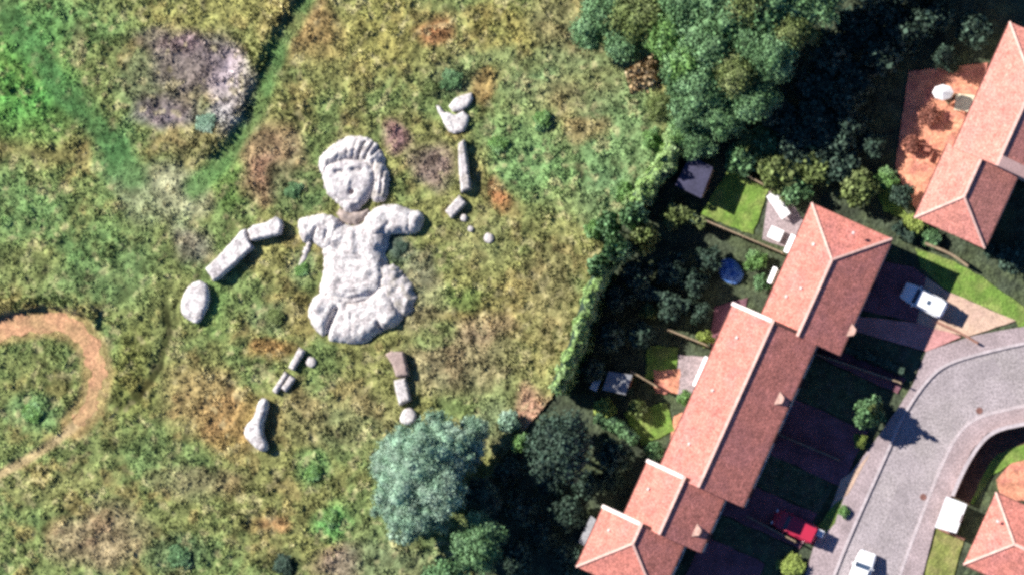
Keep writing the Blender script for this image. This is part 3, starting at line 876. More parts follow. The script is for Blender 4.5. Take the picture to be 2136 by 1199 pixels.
# ================================================================ TREES, SHRUBS, HEDGES
def crown_mesh(seed, Rr, Hh, n_blob, leaves, leaf, squash=.8, conical=False, shell=.62):
    """Rr radius, Hh crown depth; leaf-sized faces over many clumps, each clump with a small solid heart"""
    rg = np.random.default_rng(seed)
    cs, rs = [], []
    for i in range(n_blob):
        a = i * 2.39996 + rg.uniform(-.4, .4)
        t = math.sqrt((i + .5) / n_blob)
        if conical:
            zt = i / n_blob
            rad = Rr * (1 - zt) * .7
            cs.append((rad * math.cos(a), rad * math.sin(a), Hh * (zt - .5) * .95)); rs.append(Rr * (.42 - .26 * zt))
        else:
            rad = Rr * shell * t * rg.uniform(.85, 1.25)
            zc = Hh * .5 * (math.sqrt(max(0, 1 - (t * .95) ** 2)) - .55) * rg.uniform(.6, 1.2)
            cs.append((rad * math.cos(a), rad * math.sin(a), zc)); rs.append(Rr * rg.uniform(.2, .42) * (1.15 - .3 * t))
    cs, rs = np.array(cs), np.array(rs)
    per = np.maximum(20, (leaves * rs ** 2 / (rs ** 2).sum()).astype(int))
    V = []
    for c, r, k in zip(cs, rs, per):
        d = rg.normal(size=(k, 3)); d[:, 2] = np.abs(d[:, 2]) * 1.0 - .35
        d /= np.linalg.norm(d, axis=1)[:, None]
        p = c + d * (r * (.6 + .75 * rg.random(k) ** 1.4))[:, None] * np.array((1, 1, squash))
        nrm = d + rg.normal(scale=.55, size=(k, 3))
        nrm /= np.linalg.norm(nrm, axis=1)[:, None]
        ref = rg.normal(size=(k, 3))
        tx_ = np.cross(nrm, ref); tx_ /= np.linalg.norm(tx_, axis=1)[:, None]
        ty_ = np.cross(nrm, tx_)
        s1 = (leaf * rg.uniform(.5, 1.25, k))[:, None]; s2 = s1 * rg.uniform(.5, .9, k)[:, None]
        V.append(np.stack([p - tx_ * s1, p + ty_ * s2, p + tx_ * s1, p - ty_ * s2], 1).reshape(-1, 3))
    V = np.concatenate(V)
    Q = np.arange(len(V)).reshape(-1, 4)
    # hearts
    hv, hq = [], []
    n0 = len(V)
    th = np.linspace(0, 2 * math.pi, 9)[:-1]
    for c, r in zip(cs, rs):
        st = n0 + len(hv) * 1
        rings = []
        for ph in (-1.2, -.5, .2, .8, 1.35):
            rr = r * .72 * math.cos(ph)
            rings.append(np.stack([c[0] + rr * np.cos(th), c[1] + rr * np.sin(th), np.full(8, c[2] + r * .72 * squash * math.sin(ph))], -1))
        base = n0 + sum(len(x) for x in hv)
        hv.append(np.concatenate(rings))
        for i in range(4):
            for j in range(8):
                hq.append((base + i * 8 + j, base + i * 8 + (j + 1) % 8, base + (i + 1) * 8 + (j + 1) % 8, base + (i + 1) * 8 + j))
        hq.append(tuple(base + 32 + j for j in (0, 2, 4, 6)))
    V = np.concatenate([V] + hv)
    Q = np.concatenate([Q, np.array(hq)])
    return mesh_np("crown", V, Q)
def trunk_mesh(seed, h, r, spread):
    rg = random.Random(seed)
    b = MB()
    top = Vector((rg.uniform(-.2, .2), rg.uniform(-.2, .2), h * .7))
    b.tube((0, 0, -.1), top, r, r * .6, 9)
    for i in range(5):
        a = i * 1.3 + rg.uniform(-.3, .3)
        s = top * rg.uniform(.6, .95)
        b.tube(s, s + Vector((math.cos(a) * spread, math.sin(a) * spread, h * .3)), r * .4, r * .12, 7)
    bmesh.ops.recalc_face_normals(b.bm, faces=b.bm.faces)
    me = bpy.data.meshes.new("trunk")
    b.bm.to_mesh(me); b.bm.free()
    return me
CROWN = {k: crown_mesh(100 + k, 2.4, 4.0, 20 + 6 * (k % 3), 6800, .105 + .015 * (k % 3), shell=.66 + .05 * (k % 2)) for k in range(5)}
BUSH = {k: crown_mesh(200 + k, 1.0, 1.5, 13, 1700, .105, .8) for k in range(3)}
CONE = crown_mesh(300, 1.3, 4.4, 22, 3000, .13, .9, True)
TRUNK = trunk_mesh(5, 6.5, .2, 1.2)
STEM = trunk_mesh(6, 1.0, .06, .4)
_mats = {}
def with_mat(me, key):
    if (me.name, key) not in _mats:
        c = me.copy()
        c.materials.clear()
        c.materials.append(MT[key])
        _mats[(me.name, key)] = c
    return _mats[(me.name, key)]
def tree(px, py, rpx, top, leafkey, label, group, k=None, name="tree", cat="tree", meshes=None, flat=1.0):
    """crown centre in the photo, crown radius in photo pixels, height of its top in metres"""
    k = random.randrange(5) if k is None else k
    r = rpx / PXM
    me = (meshes or CROWN)[k % len(meshes or CROWN)]
    s = r / 2.4
    half = 2.0 * s * 1.0 * flat
    zc = top - half * .95
    p = P(px, py, zc + half * .3)
    root = empty(name, (p.x, p.y, 0), random.uniform(0, 6.28))
    tag(root, label, cat, group)
    c = link("crown", with_mat(me, leafkey), None, root, (0, 0, zc))
    c.scale = (s, s, s * flat)
    t = link("trunk", with_mat(TRUNK, "bark"), None, root)
    t.scale = (s * .9, s * .9, zc / 6.0)
    return root
def bush(px, py, rpx, h, leafkey, label, group=None, k=None, name="shrub", cone=False):
    r = rpx / PXM
    p = P(px, py, h * .6)
    root = empty(name, (p.x, p.y, 0), random.uniform(0, 6.28))
    tag(root, label, "shrub", group)
    if cone:
        c = link("crown", with_mat(CONE, leafkey), None, root, (0, 0, h * .5))
        c.scale = (r / 1.3, r / 1.3, h / 4.8)
    else:
        c = link("crown", with_mat(BUSH[random.randrange(3) if k is None else k], leafkey), None, root, (0, 0, h * .5))
        c.scale = (r / 1.0, r / 1.0, h / 1.5)
    t = link("trunk", with_mat(STEM, "bark"), None, root)
    t.scale = (r, r, h * .5)
    return root
WG = "broadleaf trees of the wood behind the gardens"
for (px, py, r, top, key, lab) in [
    (1268, 22, 48, 6.0, "leaf_wood", "outermost tree of the wood, at the top edge where it meets the meadow"),
    (1345, 30, 52, 7.5, "leaf_olive", "olive tinged tree second along the wood's top edge from the meadow"),
    (1432, 18, 54, 8.5, "leaf_wood", "green tree third along the wood's top edge from the meadow"),
    (1522, 28, 54, 9.5, "leaf_wood", "lit green tree fourth along the wood's top edge, before the shade"),
    (1610, 12, 54, 9.5, "leaf_wood", "tall tree at the top edge of the wood beside the large shadow"),
    (1700, 0, 46, 9.0, "leaf_wood", "last lit tree at the top edge before the dark gap above the pink house"),
    (1306, 82, 38, 5.5, "leaf_wood", "small rounded tree above the tan shrub at the wood's meadow side"),
    (1398, 76, 44, 7.5, "leaf_bright", "bright yellow-green tree in the wood above the tan shrub"),
    (1478, 92, 52, 9.0, "leaf_wood", "broad green tree in the middle of the sunny part of the wood"),
    (1566, 84, 46, 9.0, "leaf_wood", "sunlit crown beside the upper edge of the big shadow"),
    (1648, 62, 42, 9.0, "leaf_olive", "olive crown reaching furthest into the big shadow"),
    (1428, 158, 38, 6.5, "leaf_wood", "dark centred tree beside the tan shrub, on the garden side"),
    (1470, 165, 44, 8.0, "leaf_wood", "green tree below the broad middle tree of the wood"),
    (1540, 150, 40, 9.0, "leaf_olive", "olive crown at the corner of the navy shadow"),
    (1440, 225, 38, 6.0, "leaf_wood", "green tree above the hedge corner of the gardens"),
    (1508, 235, 38, 6.5, "leaf_wood", "green tree between the navy shadow and the dark shed"),
    (1228, 70, 30, 4.0, "leaf_wood", "low tree furthest out into the meadow from the wood"), (1572, 205, 38, 8.0, "leaf_wood", "green crown at the lower corner of the lit wood, beside the shadow"),
    (1385, 225, 28, 4.5, "leaf_olive", "small greyish tree below the tan shrub"), (1610, 120, 36, 9.5, "leaf_wood", "crown half swallowed by the upper edge of the big shadow"), (1425, 270, 28, 4.5, "leaf_bright", "small bright tree at the very corner of the boundary hedge"),
    (1560, 0, 44, 10.0, "leaf_olive", "olive crown cut by the top edge above the middle of the wood"), (1480, -10, 44, 9.0, "leaf_wood", "green crown cut by the top edge above the bright tree"), (1440, 120, 40, 8.0, "leaf_bright", "bright crown squeezed between the dark centred tree and its neighbours"),
    (1452, 290, 32, 4.5, "leaf_wood", "smallest tree of the wood, just above the dark shed"),
    (1780, -70, 60, 8.0, "leaf_dark", "tall dark tree cut off by the top edge, shading the big house's garden"),  # this and the next two are added above the view to cast shade
    (1870, -90, 60, 8.0, "leaf_dark", "tall unseen dark tree beyond the top edge above the pink tiled house, added for its shadow"),
    (1960, -100, 60, 7.0, "leaf_dark", "unseen dark tree beyond the top edge beside the pink tiled house, added for its shadow")]:
    tree(px, py, r * 1.45, top, key, lab, WG)
SG = "shrubs in the shaded rough ground below the wood"
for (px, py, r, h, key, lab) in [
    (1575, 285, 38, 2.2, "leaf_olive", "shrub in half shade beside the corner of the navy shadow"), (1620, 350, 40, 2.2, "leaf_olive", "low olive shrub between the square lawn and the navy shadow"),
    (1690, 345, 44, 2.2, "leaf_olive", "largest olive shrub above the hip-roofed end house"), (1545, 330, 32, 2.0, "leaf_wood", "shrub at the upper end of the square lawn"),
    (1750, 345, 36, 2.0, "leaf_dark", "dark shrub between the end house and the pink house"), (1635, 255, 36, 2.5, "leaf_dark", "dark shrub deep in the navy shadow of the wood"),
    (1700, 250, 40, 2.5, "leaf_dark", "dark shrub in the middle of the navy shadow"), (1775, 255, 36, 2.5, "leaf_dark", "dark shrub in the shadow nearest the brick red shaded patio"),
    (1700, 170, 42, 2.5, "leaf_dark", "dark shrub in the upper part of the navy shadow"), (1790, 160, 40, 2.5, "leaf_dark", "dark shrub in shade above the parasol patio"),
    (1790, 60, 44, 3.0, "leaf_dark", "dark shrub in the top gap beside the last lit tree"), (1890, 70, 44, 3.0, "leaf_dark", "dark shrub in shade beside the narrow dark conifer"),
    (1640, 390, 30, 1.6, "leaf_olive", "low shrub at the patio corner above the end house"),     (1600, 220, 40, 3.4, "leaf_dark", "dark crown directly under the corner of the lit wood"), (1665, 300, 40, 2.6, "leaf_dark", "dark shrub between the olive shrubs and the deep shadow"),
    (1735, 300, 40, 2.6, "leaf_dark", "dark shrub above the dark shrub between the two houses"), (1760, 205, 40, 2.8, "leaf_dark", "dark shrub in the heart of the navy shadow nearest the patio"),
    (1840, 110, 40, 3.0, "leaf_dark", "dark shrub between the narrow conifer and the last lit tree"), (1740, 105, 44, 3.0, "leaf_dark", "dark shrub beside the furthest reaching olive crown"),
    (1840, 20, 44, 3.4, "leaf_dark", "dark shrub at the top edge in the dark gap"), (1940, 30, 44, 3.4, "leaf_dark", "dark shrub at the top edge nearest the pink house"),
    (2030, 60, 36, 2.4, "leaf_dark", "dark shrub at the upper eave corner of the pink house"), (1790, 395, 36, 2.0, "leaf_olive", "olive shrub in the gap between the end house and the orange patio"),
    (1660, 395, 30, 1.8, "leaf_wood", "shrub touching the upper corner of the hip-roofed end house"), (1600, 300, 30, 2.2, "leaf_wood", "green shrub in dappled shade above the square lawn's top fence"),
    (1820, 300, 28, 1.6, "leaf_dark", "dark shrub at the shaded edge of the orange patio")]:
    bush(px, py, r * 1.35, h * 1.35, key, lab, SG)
bush(1968, 115, 30, 5.5, "leaf_dark", "narrow dark conifer behind the white parasol", cone=True, name="conifer")
bush(1845, 375, 30, 1.3, "leaf_bright", "bright green low shrub at the foot of the orange patio")
bush(1884, 405, 30, 2.2, "leaf_dark", "round dark green shrub against the pink house corner")
bush(1908, 470, 30, 1.2, "leaf_lime", "yellow-green shrub at the pink house's hipped corner")
bush(1942, 496, 26, 1.0, "leaf_wood", "green shrub behind the low brown wall")
bush(1345, 155, 46, 5.5, "leaf_tan", "tan and orange-brown shrub at the meadow edge of the wood")
bush(1938, 240, 26, 1.4, "leaf_red", "coppery shrub on the orange patio")
bush(1902, 300, 24, 1.2, "leaf_red", "coppery shrub at the shaded side of the orange patio")
# scrub along the garden boundary
CG = "scrub shrubs along the boundary between meadow and gardens"
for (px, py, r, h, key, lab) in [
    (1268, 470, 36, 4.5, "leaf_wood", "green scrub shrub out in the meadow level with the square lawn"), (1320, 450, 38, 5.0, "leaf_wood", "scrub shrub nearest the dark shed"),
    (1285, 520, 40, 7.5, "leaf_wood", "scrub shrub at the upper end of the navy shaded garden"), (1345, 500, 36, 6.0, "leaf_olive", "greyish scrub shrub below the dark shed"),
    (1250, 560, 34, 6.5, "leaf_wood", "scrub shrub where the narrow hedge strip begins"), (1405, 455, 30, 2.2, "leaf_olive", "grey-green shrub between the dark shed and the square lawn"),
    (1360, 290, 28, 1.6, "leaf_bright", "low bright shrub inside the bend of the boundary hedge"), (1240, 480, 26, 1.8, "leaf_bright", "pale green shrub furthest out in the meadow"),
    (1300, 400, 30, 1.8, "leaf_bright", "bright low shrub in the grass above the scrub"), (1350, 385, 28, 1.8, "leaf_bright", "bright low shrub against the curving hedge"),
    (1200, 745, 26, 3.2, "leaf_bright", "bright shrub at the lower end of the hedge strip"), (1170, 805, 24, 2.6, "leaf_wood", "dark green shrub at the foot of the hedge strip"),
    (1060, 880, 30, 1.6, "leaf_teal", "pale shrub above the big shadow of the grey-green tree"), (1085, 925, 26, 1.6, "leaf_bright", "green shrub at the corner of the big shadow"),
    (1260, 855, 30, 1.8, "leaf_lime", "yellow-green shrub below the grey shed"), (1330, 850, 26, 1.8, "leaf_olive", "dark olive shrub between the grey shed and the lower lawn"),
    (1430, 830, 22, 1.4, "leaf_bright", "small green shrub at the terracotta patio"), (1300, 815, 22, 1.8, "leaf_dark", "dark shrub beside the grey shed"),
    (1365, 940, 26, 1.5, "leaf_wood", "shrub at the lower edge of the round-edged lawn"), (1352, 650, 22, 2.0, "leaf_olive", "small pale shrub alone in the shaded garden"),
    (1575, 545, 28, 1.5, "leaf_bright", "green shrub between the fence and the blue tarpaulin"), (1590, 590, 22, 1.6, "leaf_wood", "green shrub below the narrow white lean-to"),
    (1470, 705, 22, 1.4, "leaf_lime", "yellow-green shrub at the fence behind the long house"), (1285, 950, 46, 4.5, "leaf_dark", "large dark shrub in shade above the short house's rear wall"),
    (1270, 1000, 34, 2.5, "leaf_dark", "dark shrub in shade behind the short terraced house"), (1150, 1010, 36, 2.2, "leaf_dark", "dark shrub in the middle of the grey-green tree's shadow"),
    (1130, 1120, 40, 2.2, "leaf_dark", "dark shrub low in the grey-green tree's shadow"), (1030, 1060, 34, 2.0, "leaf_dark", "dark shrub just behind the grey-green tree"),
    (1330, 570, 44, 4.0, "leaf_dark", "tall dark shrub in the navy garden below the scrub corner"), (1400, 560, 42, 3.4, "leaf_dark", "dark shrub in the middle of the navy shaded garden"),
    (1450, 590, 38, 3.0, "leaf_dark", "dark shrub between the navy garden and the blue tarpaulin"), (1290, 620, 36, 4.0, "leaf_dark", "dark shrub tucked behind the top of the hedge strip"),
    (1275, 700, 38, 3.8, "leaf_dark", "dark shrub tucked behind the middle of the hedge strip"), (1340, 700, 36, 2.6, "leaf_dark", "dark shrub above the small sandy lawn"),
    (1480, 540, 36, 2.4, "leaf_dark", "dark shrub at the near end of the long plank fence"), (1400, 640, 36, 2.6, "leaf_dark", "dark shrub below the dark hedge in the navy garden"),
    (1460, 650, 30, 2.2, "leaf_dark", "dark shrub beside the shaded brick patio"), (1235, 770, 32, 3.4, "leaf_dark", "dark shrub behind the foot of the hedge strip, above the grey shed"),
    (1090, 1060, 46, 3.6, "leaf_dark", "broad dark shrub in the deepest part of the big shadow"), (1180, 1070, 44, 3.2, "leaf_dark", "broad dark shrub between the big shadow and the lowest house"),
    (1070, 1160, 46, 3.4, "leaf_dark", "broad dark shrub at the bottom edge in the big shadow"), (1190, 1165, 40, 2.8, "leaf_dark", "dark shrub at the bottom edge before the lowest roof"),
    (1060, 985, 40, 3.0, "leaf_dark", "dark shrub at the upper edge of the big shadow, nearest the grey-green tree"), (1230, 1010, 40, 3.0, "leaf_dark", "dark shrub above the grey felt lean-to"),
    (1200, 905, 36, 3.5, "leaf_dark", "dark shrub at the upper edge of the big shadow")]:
    bush(px, py, r, h, key, lab, CG)
for (px, py, r, h, key, lab) in [
    (690, 1080, 24, .7, "leaf_bright", "bright green bramble clump low in the meadow beside the grey-green tree"), (655, 985, 22, .7, "leaf_bright", "green bramble clump between the white foot stone and the grey-green tree"),
    (940, 168, 28, .9, "leaf_wood", "dark green bramble clump above the raised stone hand"), (900, 185, 22, .8, "leaf_olive", "olive bramble clump standing alone between the head and the raised hand"),
    (575, 662, 24, .6, "leaf_olive", "low olive bramble clump between the oval hand and the skirt"), (630, 562, 18, .6, "leaf_bright", "pale green clump beneath the shorter puffed sleeve"),
    (592, 1178, 26, .9, "leaf_dark", "dark bramble clump at the bottom edge of the meadow"), (612, 398, 24, .7, "leaf_wood", "green bramble clump beside the stone girl's cheek"),
    (372, 1160, 32, .8, "leaf_wood", "wide green bramble clump at the bottom edge"), (66, 860, 28, .6, "leaf_bright", "green clump inside the bend of the orange track"),
    (838, 518, 17, .5, "leaf_dark", "dark clump in the armpit of the stone girl"), (430, 255, 26, .7, "leaf_teal", "pale grey-green clump at the edge of the heather patch"),
    (1040, 300, 24, .8, "leaf_bright", "bright bramble clump beyond the upright forearm slab"), (1130, 250, 26, .9, "leaf_bright", "bright bramble clump in the green part of the meadow")]:
    bush(px, py, r, h, key, lab, "bramble clumps in the meadow")
tree(1165, 935, 80, 8.5, "leaf_dark", "dark garden tree above the shadow of the grey-green tree", None)
bush(1812, 862, 42, 3.6, "leaf_wood", "round green tree-like shrub on the front verge, casting a pointed shadow on the road")
bush(1822, 852, 20, 4.6, "leaf_olive", "small conical shrub at the edge of the road beside the round one", cone=True, name="conifer")
bush(1793, 918, 18, .9, "leaf_lime", "small yellow-green shrub at the kerb below the round one")
bush(1652, 1178, 34, .9, "leaf_lime", "sunny yellow-green shrub below the red car")
bush(1760, 1066, 16, .7, "leaf_bright", "low green shrub on the verge above the red car")
bush(2118, 540, 44, 2.5, "leaf_dark", "dark shrub in the pink house's shadow beside its drive")
bush(2070, 520, 24, 2.0, "leaf_dark", "dark shrub at the corner of the pink house's wing")
# the big pale tree in the meadow corner
bt = empty("tree", P(905, 1000, 0))
q = P(875, 985, 9.0)
bt.location = (q.x, q.y, 0)
tag(bt, "big grey-green willow-like tree by the stone foot, casting the largest shadow", "tree")
def willow():
    parts = []
    for i, (px, py, r, z) in enumerate([(838, 945, 50, 4.6), (900, 920, 52, 5.2), (868, 985, 72, 9.2), (930, 955, 54, 7.5), (828, 1010, 52, 6.0), (880, 1060, 56, 6.6), (920, 1025, 48, 9.5), (845, 1095, 36, 4.0), (803, 968, 30, 3.6), (985, 905, 32, 3.0), (968, 940, 36, 5.0), (812, 1058, 30, 4.0)]):
        p = P(px, py, z)
        rr = r / PXM
        m_ = crown_mesh(500 + i, rr * 1.02, rr * 1.6, 34, int(7000 * (rr / 2.4) ** 2 + 2500), .09, .95, shell=.9)
        n = len(m_.vertices)
        v = np.empty(n * 3, np.float32); m_.vertices.foreach_get("co", v)
        qn = len(m_.polygons)
        li = np.empty(qn * 4, np.int32); m_.loops.foreach_get("vertex_index", li)
        parts.append((v.reshape(-1, 3) + np.array((p.x - q.x, p.y - q.y, z - rr * .3)), li.reshape(-1, 4)))
        bpy.data.meshes.remove(m_)
    off, V, Q = 0, [], []
    for v, f in parts:
        V.append(v); Q.append(f + off); off += len(v)
    return mesh_np("crown", np.concatenate(V), np.concatenate(Q))
link("crown", willow(), MT["leaf_teal"], bt)
tm = link("trunk", with_mat(TRUNK, "bark"), None, bt)
tm.scale = (2.2, 2.2, 1.2)
# companions: an added dark crown draws its shaded side, taller trees deepen the shadow
tree(1000, 1035, 46, 6.5, "leaf_dark", "added dark crown drawing the shaded side of the grey-green tree", None)
tree(1000, 1130, 60, 9.0, "leaf_wood", "shaded green tree directly behind the grey-green tree", None)
tree(930, 1215, 60, 9.5, "leaf_wood", "green tree cut by the bottom edge below the grey-green tree", None)
# hedges
def hedge(label, line, wid, h, key, seed, zc=.55):
    rg = np.random.default_rng(seed)
    pts = [P(a, b, h * zc) for a, b in line]
    o = Vector((pts[0].x, pts[0].y, 0))
    V = []
    hearts = MB()
    for a, b in zip(pts[:-1], pts[1:]):
        a, b = Vector((a.x, a.y, 0)) - o, Vector((b.x, b.y, 0)) - o
        L_ = (b - a).length
        t = (b - a).normalized()
        n_ = Vector((-t.y, t.x, 0))
        k = int(L_ * (wid + h) * 75)
        s_ = rg.uniform(0, 1, k)
        ang = rg.uniform(-.35, math.pi + .35, k)
        bump = 1 + .95 * (vnoise(s_ * L_ / .8 + o.x + a.x, ang * 1.3, seed) - .5) + .5 * (vnoise(s_ * L_ / .35 + a.y, ang * 2.3, seed + 1) - .5)
        ry, rz_ = np.cos(ang) * wid / 2 * bump, np.clip(np.sin(ang), -.3, 1) * h * .45 * bump + h * .52
        rz_ = rz_ - (ang < -.0) * rg.uniform(0, h * .4, k) - (ang > math.pi) * rg.uniform(0, h * .4, k)
        p = np.array(a)[None] + np.outer(s_ * L_, np.array(t)) + np.outer(ry, np.array(n_))
        p[:, 2] = np.maximum(rz_, .05)
        d = np.outer(np.cos(ang), np.array(n_)); d[:, 2] = np.sin(ang)
        nr = d + rg.normal(scale=.5, size=(k, 3)); nr /= np.linalg.norm(nr, axis=1)[:, None]
        x_ = np.cross(nr, rg.normal(size=(k, 3))); x_ /= np.linalg.norm(x_, axis=1)[:, None]
        y_ = np.cross(nr, x_)
        s1 = rg.uniform(.08, .26, k)[:, None]
        V.append(np.stack([p - x_ * s1, p + y_ * s1 * .7, p + x_ * s1, p - y_ * s1 * .7], 1).reshape(-1, 3))
    V = np.concatenate(V)
    hz = ribbon([Vector((p.x - o.x, p.y - o.y)) for p in pts], wid * .72)
    root = empty("hedge", o)
    tag(root, label, "hedge")
    link("foliage", mesh_np("foliage", V, np.arange(len(V)).reshape(-1, 4)), MT[key], root)
    sheetless(hz, 0, h * .86).build("stems", MT["leaf_dark"], root)
    return root
hedge("bright green boundary hedge, curving section beside the dark shed", [(1425, 255), (1408, 310), (1385, 355), (1345, 400), (1320, 440)], 1.7, 3.4, "leaf_hedge", 21)
hedge("tall bright green hedge strip along the meadow beside the shaded gardens", [(1262, 560), (1240, 610), (1222, 660), (1208, 715), (1185, 770), (1165, 815)], 1.5, 5.4, "leaf_hedge", 22)
hedge("dark clipped hedge along the upper edge of the grass bank by the white car", [(1905, 498), (1880, 485), (1868, 470)], .9, 1.3, "leaf_dark", 23)
hedge("rough dark hedge behind the shed garden, meeting the square lawn", [(1395, 430), (1440, 450), (1470, 470)], 1.0, 1.8, "leaf_olive", 24)
hedge("dark garden hedge between the navy shaded gardens", [(1330, 600), (1390, 622), (1440, 640)], 1.2, 2.2, "leaf_dark", 25)
hedge("dark hedge above the round-edged lawn at the grey shed", [(1245, 868), (1290, 890), (1330, 920)], 1.0, 1.6, "leaf_wood", 26)
hedge("shaded hedge between the front lawn and the brick drive of the long house", [(1712, 700), (1800, 738), (1885, 775)], .8, 1.1, "leaf_dark", 27)

# ================================================================ THE STONE FIGURE
FX = lambda cx, cy: (340 + .4004 * cx, 240 + .4004 * cy)       # the close view of the figure
FY = lambda cx, cy: (460 + .4663 * cx, 640 + .4663 * cy)
def OUT(pts, f=None, z=.4):
    return [P(*(f(*p) if f else p), z) for p in pts]
def bumps(fn, lst, f=FX):
    """height function fn plus local rises (r in metres, h in metres, negative for hollows); a line of points makes a groove"""
    L_ = []
    for pts, r, h in lst:
        L_.append(([(P(*f(*p), .5).x, P(*f(*p), .5).y) for p in pts], r, h))
    def g_(x, y, d):
        z = fn(x, y, d)
        for pts, r, h in L_:
            q = seg_dist(x, y, pts) if len(pts) > 1 else np.hypot(x - pts[0][0], y - pts[0][1])
            z = z + h * np.exp(-(q / r) ** 2)
        return np.maximum(z, .03)
    return g_
fig = empty("stone_figure", (0, 0, 0))
o = P(735, 560)
fig.location = (o.x, o.y, 0)
tag(fig, "giant pale stone girl with bobbed hair and puffed dress lying in the meadow", "sculpture")
def fpart(name, outline, fn, m, parent=fig, jit=0.06, f=FX, step=.13, **k):
    ob = mound(name, OUT(outline, f), fn, m, None, step=step, jit=jit, **k)
    pr, off = parent, Vector((0, 0, 0))
    while pr is not None:
        off += pr.location
        pr = pr.parent
    ob.data.transform(Matrix.Translation(-off))
    ob.parent = parent
    return ob
HEADTOP = 1.0
head = fpart("head", [(828, 290), (836, 350), (848, 400), (872, 435), (905, 452), (935, 490), (972, 516), (1015, 500), (1045, 465), (1075, 430), (1110, 380), (1120, 300), (1070, 240), (960, 220), (870, 240)],
    bumps(dome(1.0, .8, .08, base=.35), [([(975, 335), (968, 366)], .2, .2), ([(905, 300), (940, 296)], .2, -.32), ([(995, 285), (1040, 285)], .22, -.32), ([(985, 402)], .28, -.5), ([(890, 400)], .4, .1), ([(1045, 370)], .35, .08),
        ([(975, 470)], .32, .2), ([(945, 446), (1005, 448)], .12, -.2), ([(890, 282), (1060, 270)], .25, .1)]), MT["face"])
fpart("mouth", [(950, 398), (968, 380), (1002, 378), (1022, 394), (1014, 420), (988, 430), (960, 420)], lambda x, y, d: np.full(x.shape, .78), MT["recess"], head, jit=.02, rnd=1)
for ex, ey in ((920, 302), (1012, 285)):
    fpart("eye", [(ex - 26, ey - 4), (ex - 8, ey - 13), (ex + 20, ey - 9), (ex + 26, ey + 4), (ex + 8, ey + 12), (ex - 18, ey + 10)], lambda x, y, d: .72 + .06 * np.clip(d / .1, 0, 1), MT["stone_moss"], head, jit=.02, rnd=1)  # greyer patches in the eye hollows, deepening their shade by colour
fpart("hair_lock", [(1085, 240), (1140, 235), (1180, 290), (1182, 370), (1165, 440), (1125, 462), (1080, 440), (1090, 380), (1096, 300)],
    bumps(dome(.95, .5, .12, .35, base=.3), [([(1150, 290), (1135, 410)], .09, -.35), ([(1120, 320), (1105, 420)], .09, -.35)]), MT["stone_moss"], head, jit=.08)
fpart("hair", [(803, 258), (810, 225), (835, 188), (880, 150), (930, 122), (975, 106), (1030, 106), (1078, 120), (1120, 150), (1145, 188), (1160, 235), (1160, 290), (1135, 340), (1112, 360), (1096, 330), (1075, 280), (1020, 255), (965, 255), (905, 272), (862, 296), (838, 330), (816, 305)],
    bumps(dome(1.12, 1.5, .12, .4, base=.1), [([(978, 122), (965, 180), (948, 250)], .06, -.2), ([(900, 140), (880, 200), (850, 270)], .05, -.14), ([(940, 125), (920, 190), (900, 260)], .05, -.16), ([(1015, 120), (1000, 180), (985, 235)], .05, -.25), ([(1075, 128), (1050, 190)], .05, -.3), ([(1052, 138), (1030, 190), (1015, 225)], .09, -.6), ([(1090, 150), (1068, 195), (1050, 235)], .08, -.55),
        ([(1120, 168), (1095, 210)], .07, -.45), ([(1100, 240), (1090, 320)], .1, -.4), ([(1135, 250), (1122, 320)], .08, -.4), ([(860, 230), (900, 200)], .3, .1)]), MT["stone"], head)
fpart("neck", [(915, 485), (940, 494), (1030, 494), (1072, 485), (1065, 530), (1030, 565), (985, 582), (935, 560), (895, 520)], dome(.5, .5, .14, .35), MT["neck"], fig, jit=.1)
body = fpart("bodice", [(830, 530), (900, 535), (950, 572), (1000, 580), (1045, 558), (1080, 510), (1150, 510), (1185, 600), (1172, 670), (1168, 740), (1168, 800), (1175, 870), (1130, 960), (1000, 1000), (900, 1000), (830, 960), (808, 925), (826, 850), (838, 760), (826, 690), (824, 620)],
    bumps(dome(1.05, 1.2, .11, .55, base=.15), [([(985, 600), (990, 700)], .35, .2), ([(920, 690)], .4, -.25), ([(1130, 700), (1190, 730)], .4, -.4), ([(1060, 820)], .35, .2), ([(900, 860)], .35, .15), ([(850, 935), (980, 958), (1110, 925)], .16, -.22), ([(1030, 900), (940, 905)], .25, .15), ([(860, 660), (930, 640)], .2, .15), ([(960, 760), (1040, 760)], .25, -.15)]), MT["stone"])
fpart("sleeve", [(698, 560), (716, 535), (755, 528), (790, 518), (850, 512), (935, 545), (940, 620), (900, 700), (850, 715), (812, 685), (765, 655), (740, 668), (715, 650), (706, 610)],
    bumps(dome(1.1, .8, .14, .4, base=.2), [([(775, 655), (800, 590)], .13, -.4), ([(845, 660), (860, 600)], .12, -.2), ([(730, 600)], .25, .12)]), MT["stone"])
fpart("sleeve", [(1045, 545), (1085, 495), (1130, 474), (1190, 464), (1250, 472), (1300, 498), (1345, 500), (1360, 530), (1352, 575), (1332, 615), (1270, 622), (1225, 618), (1170, 625), (1120, 660), (1070, 650), (1040, 600)],
    bumps(dome(1.2, .8, .11, .45, base=.4), [([(1180, 570), (1130, 630)], .25, -.22), ([(1290, 520), (1280, 600)], .09, -.2), ([(1130, 520)], .4, .12)]), MT["stone"])
fpart("sleeve_ribbon", [(745, 655), (775, 655), (765, 700), (740, 750), (720, 800), (700, 810), (712, 745)], dome(.3, .3, .1, .3), MT["stone_moss"], jit=.1)
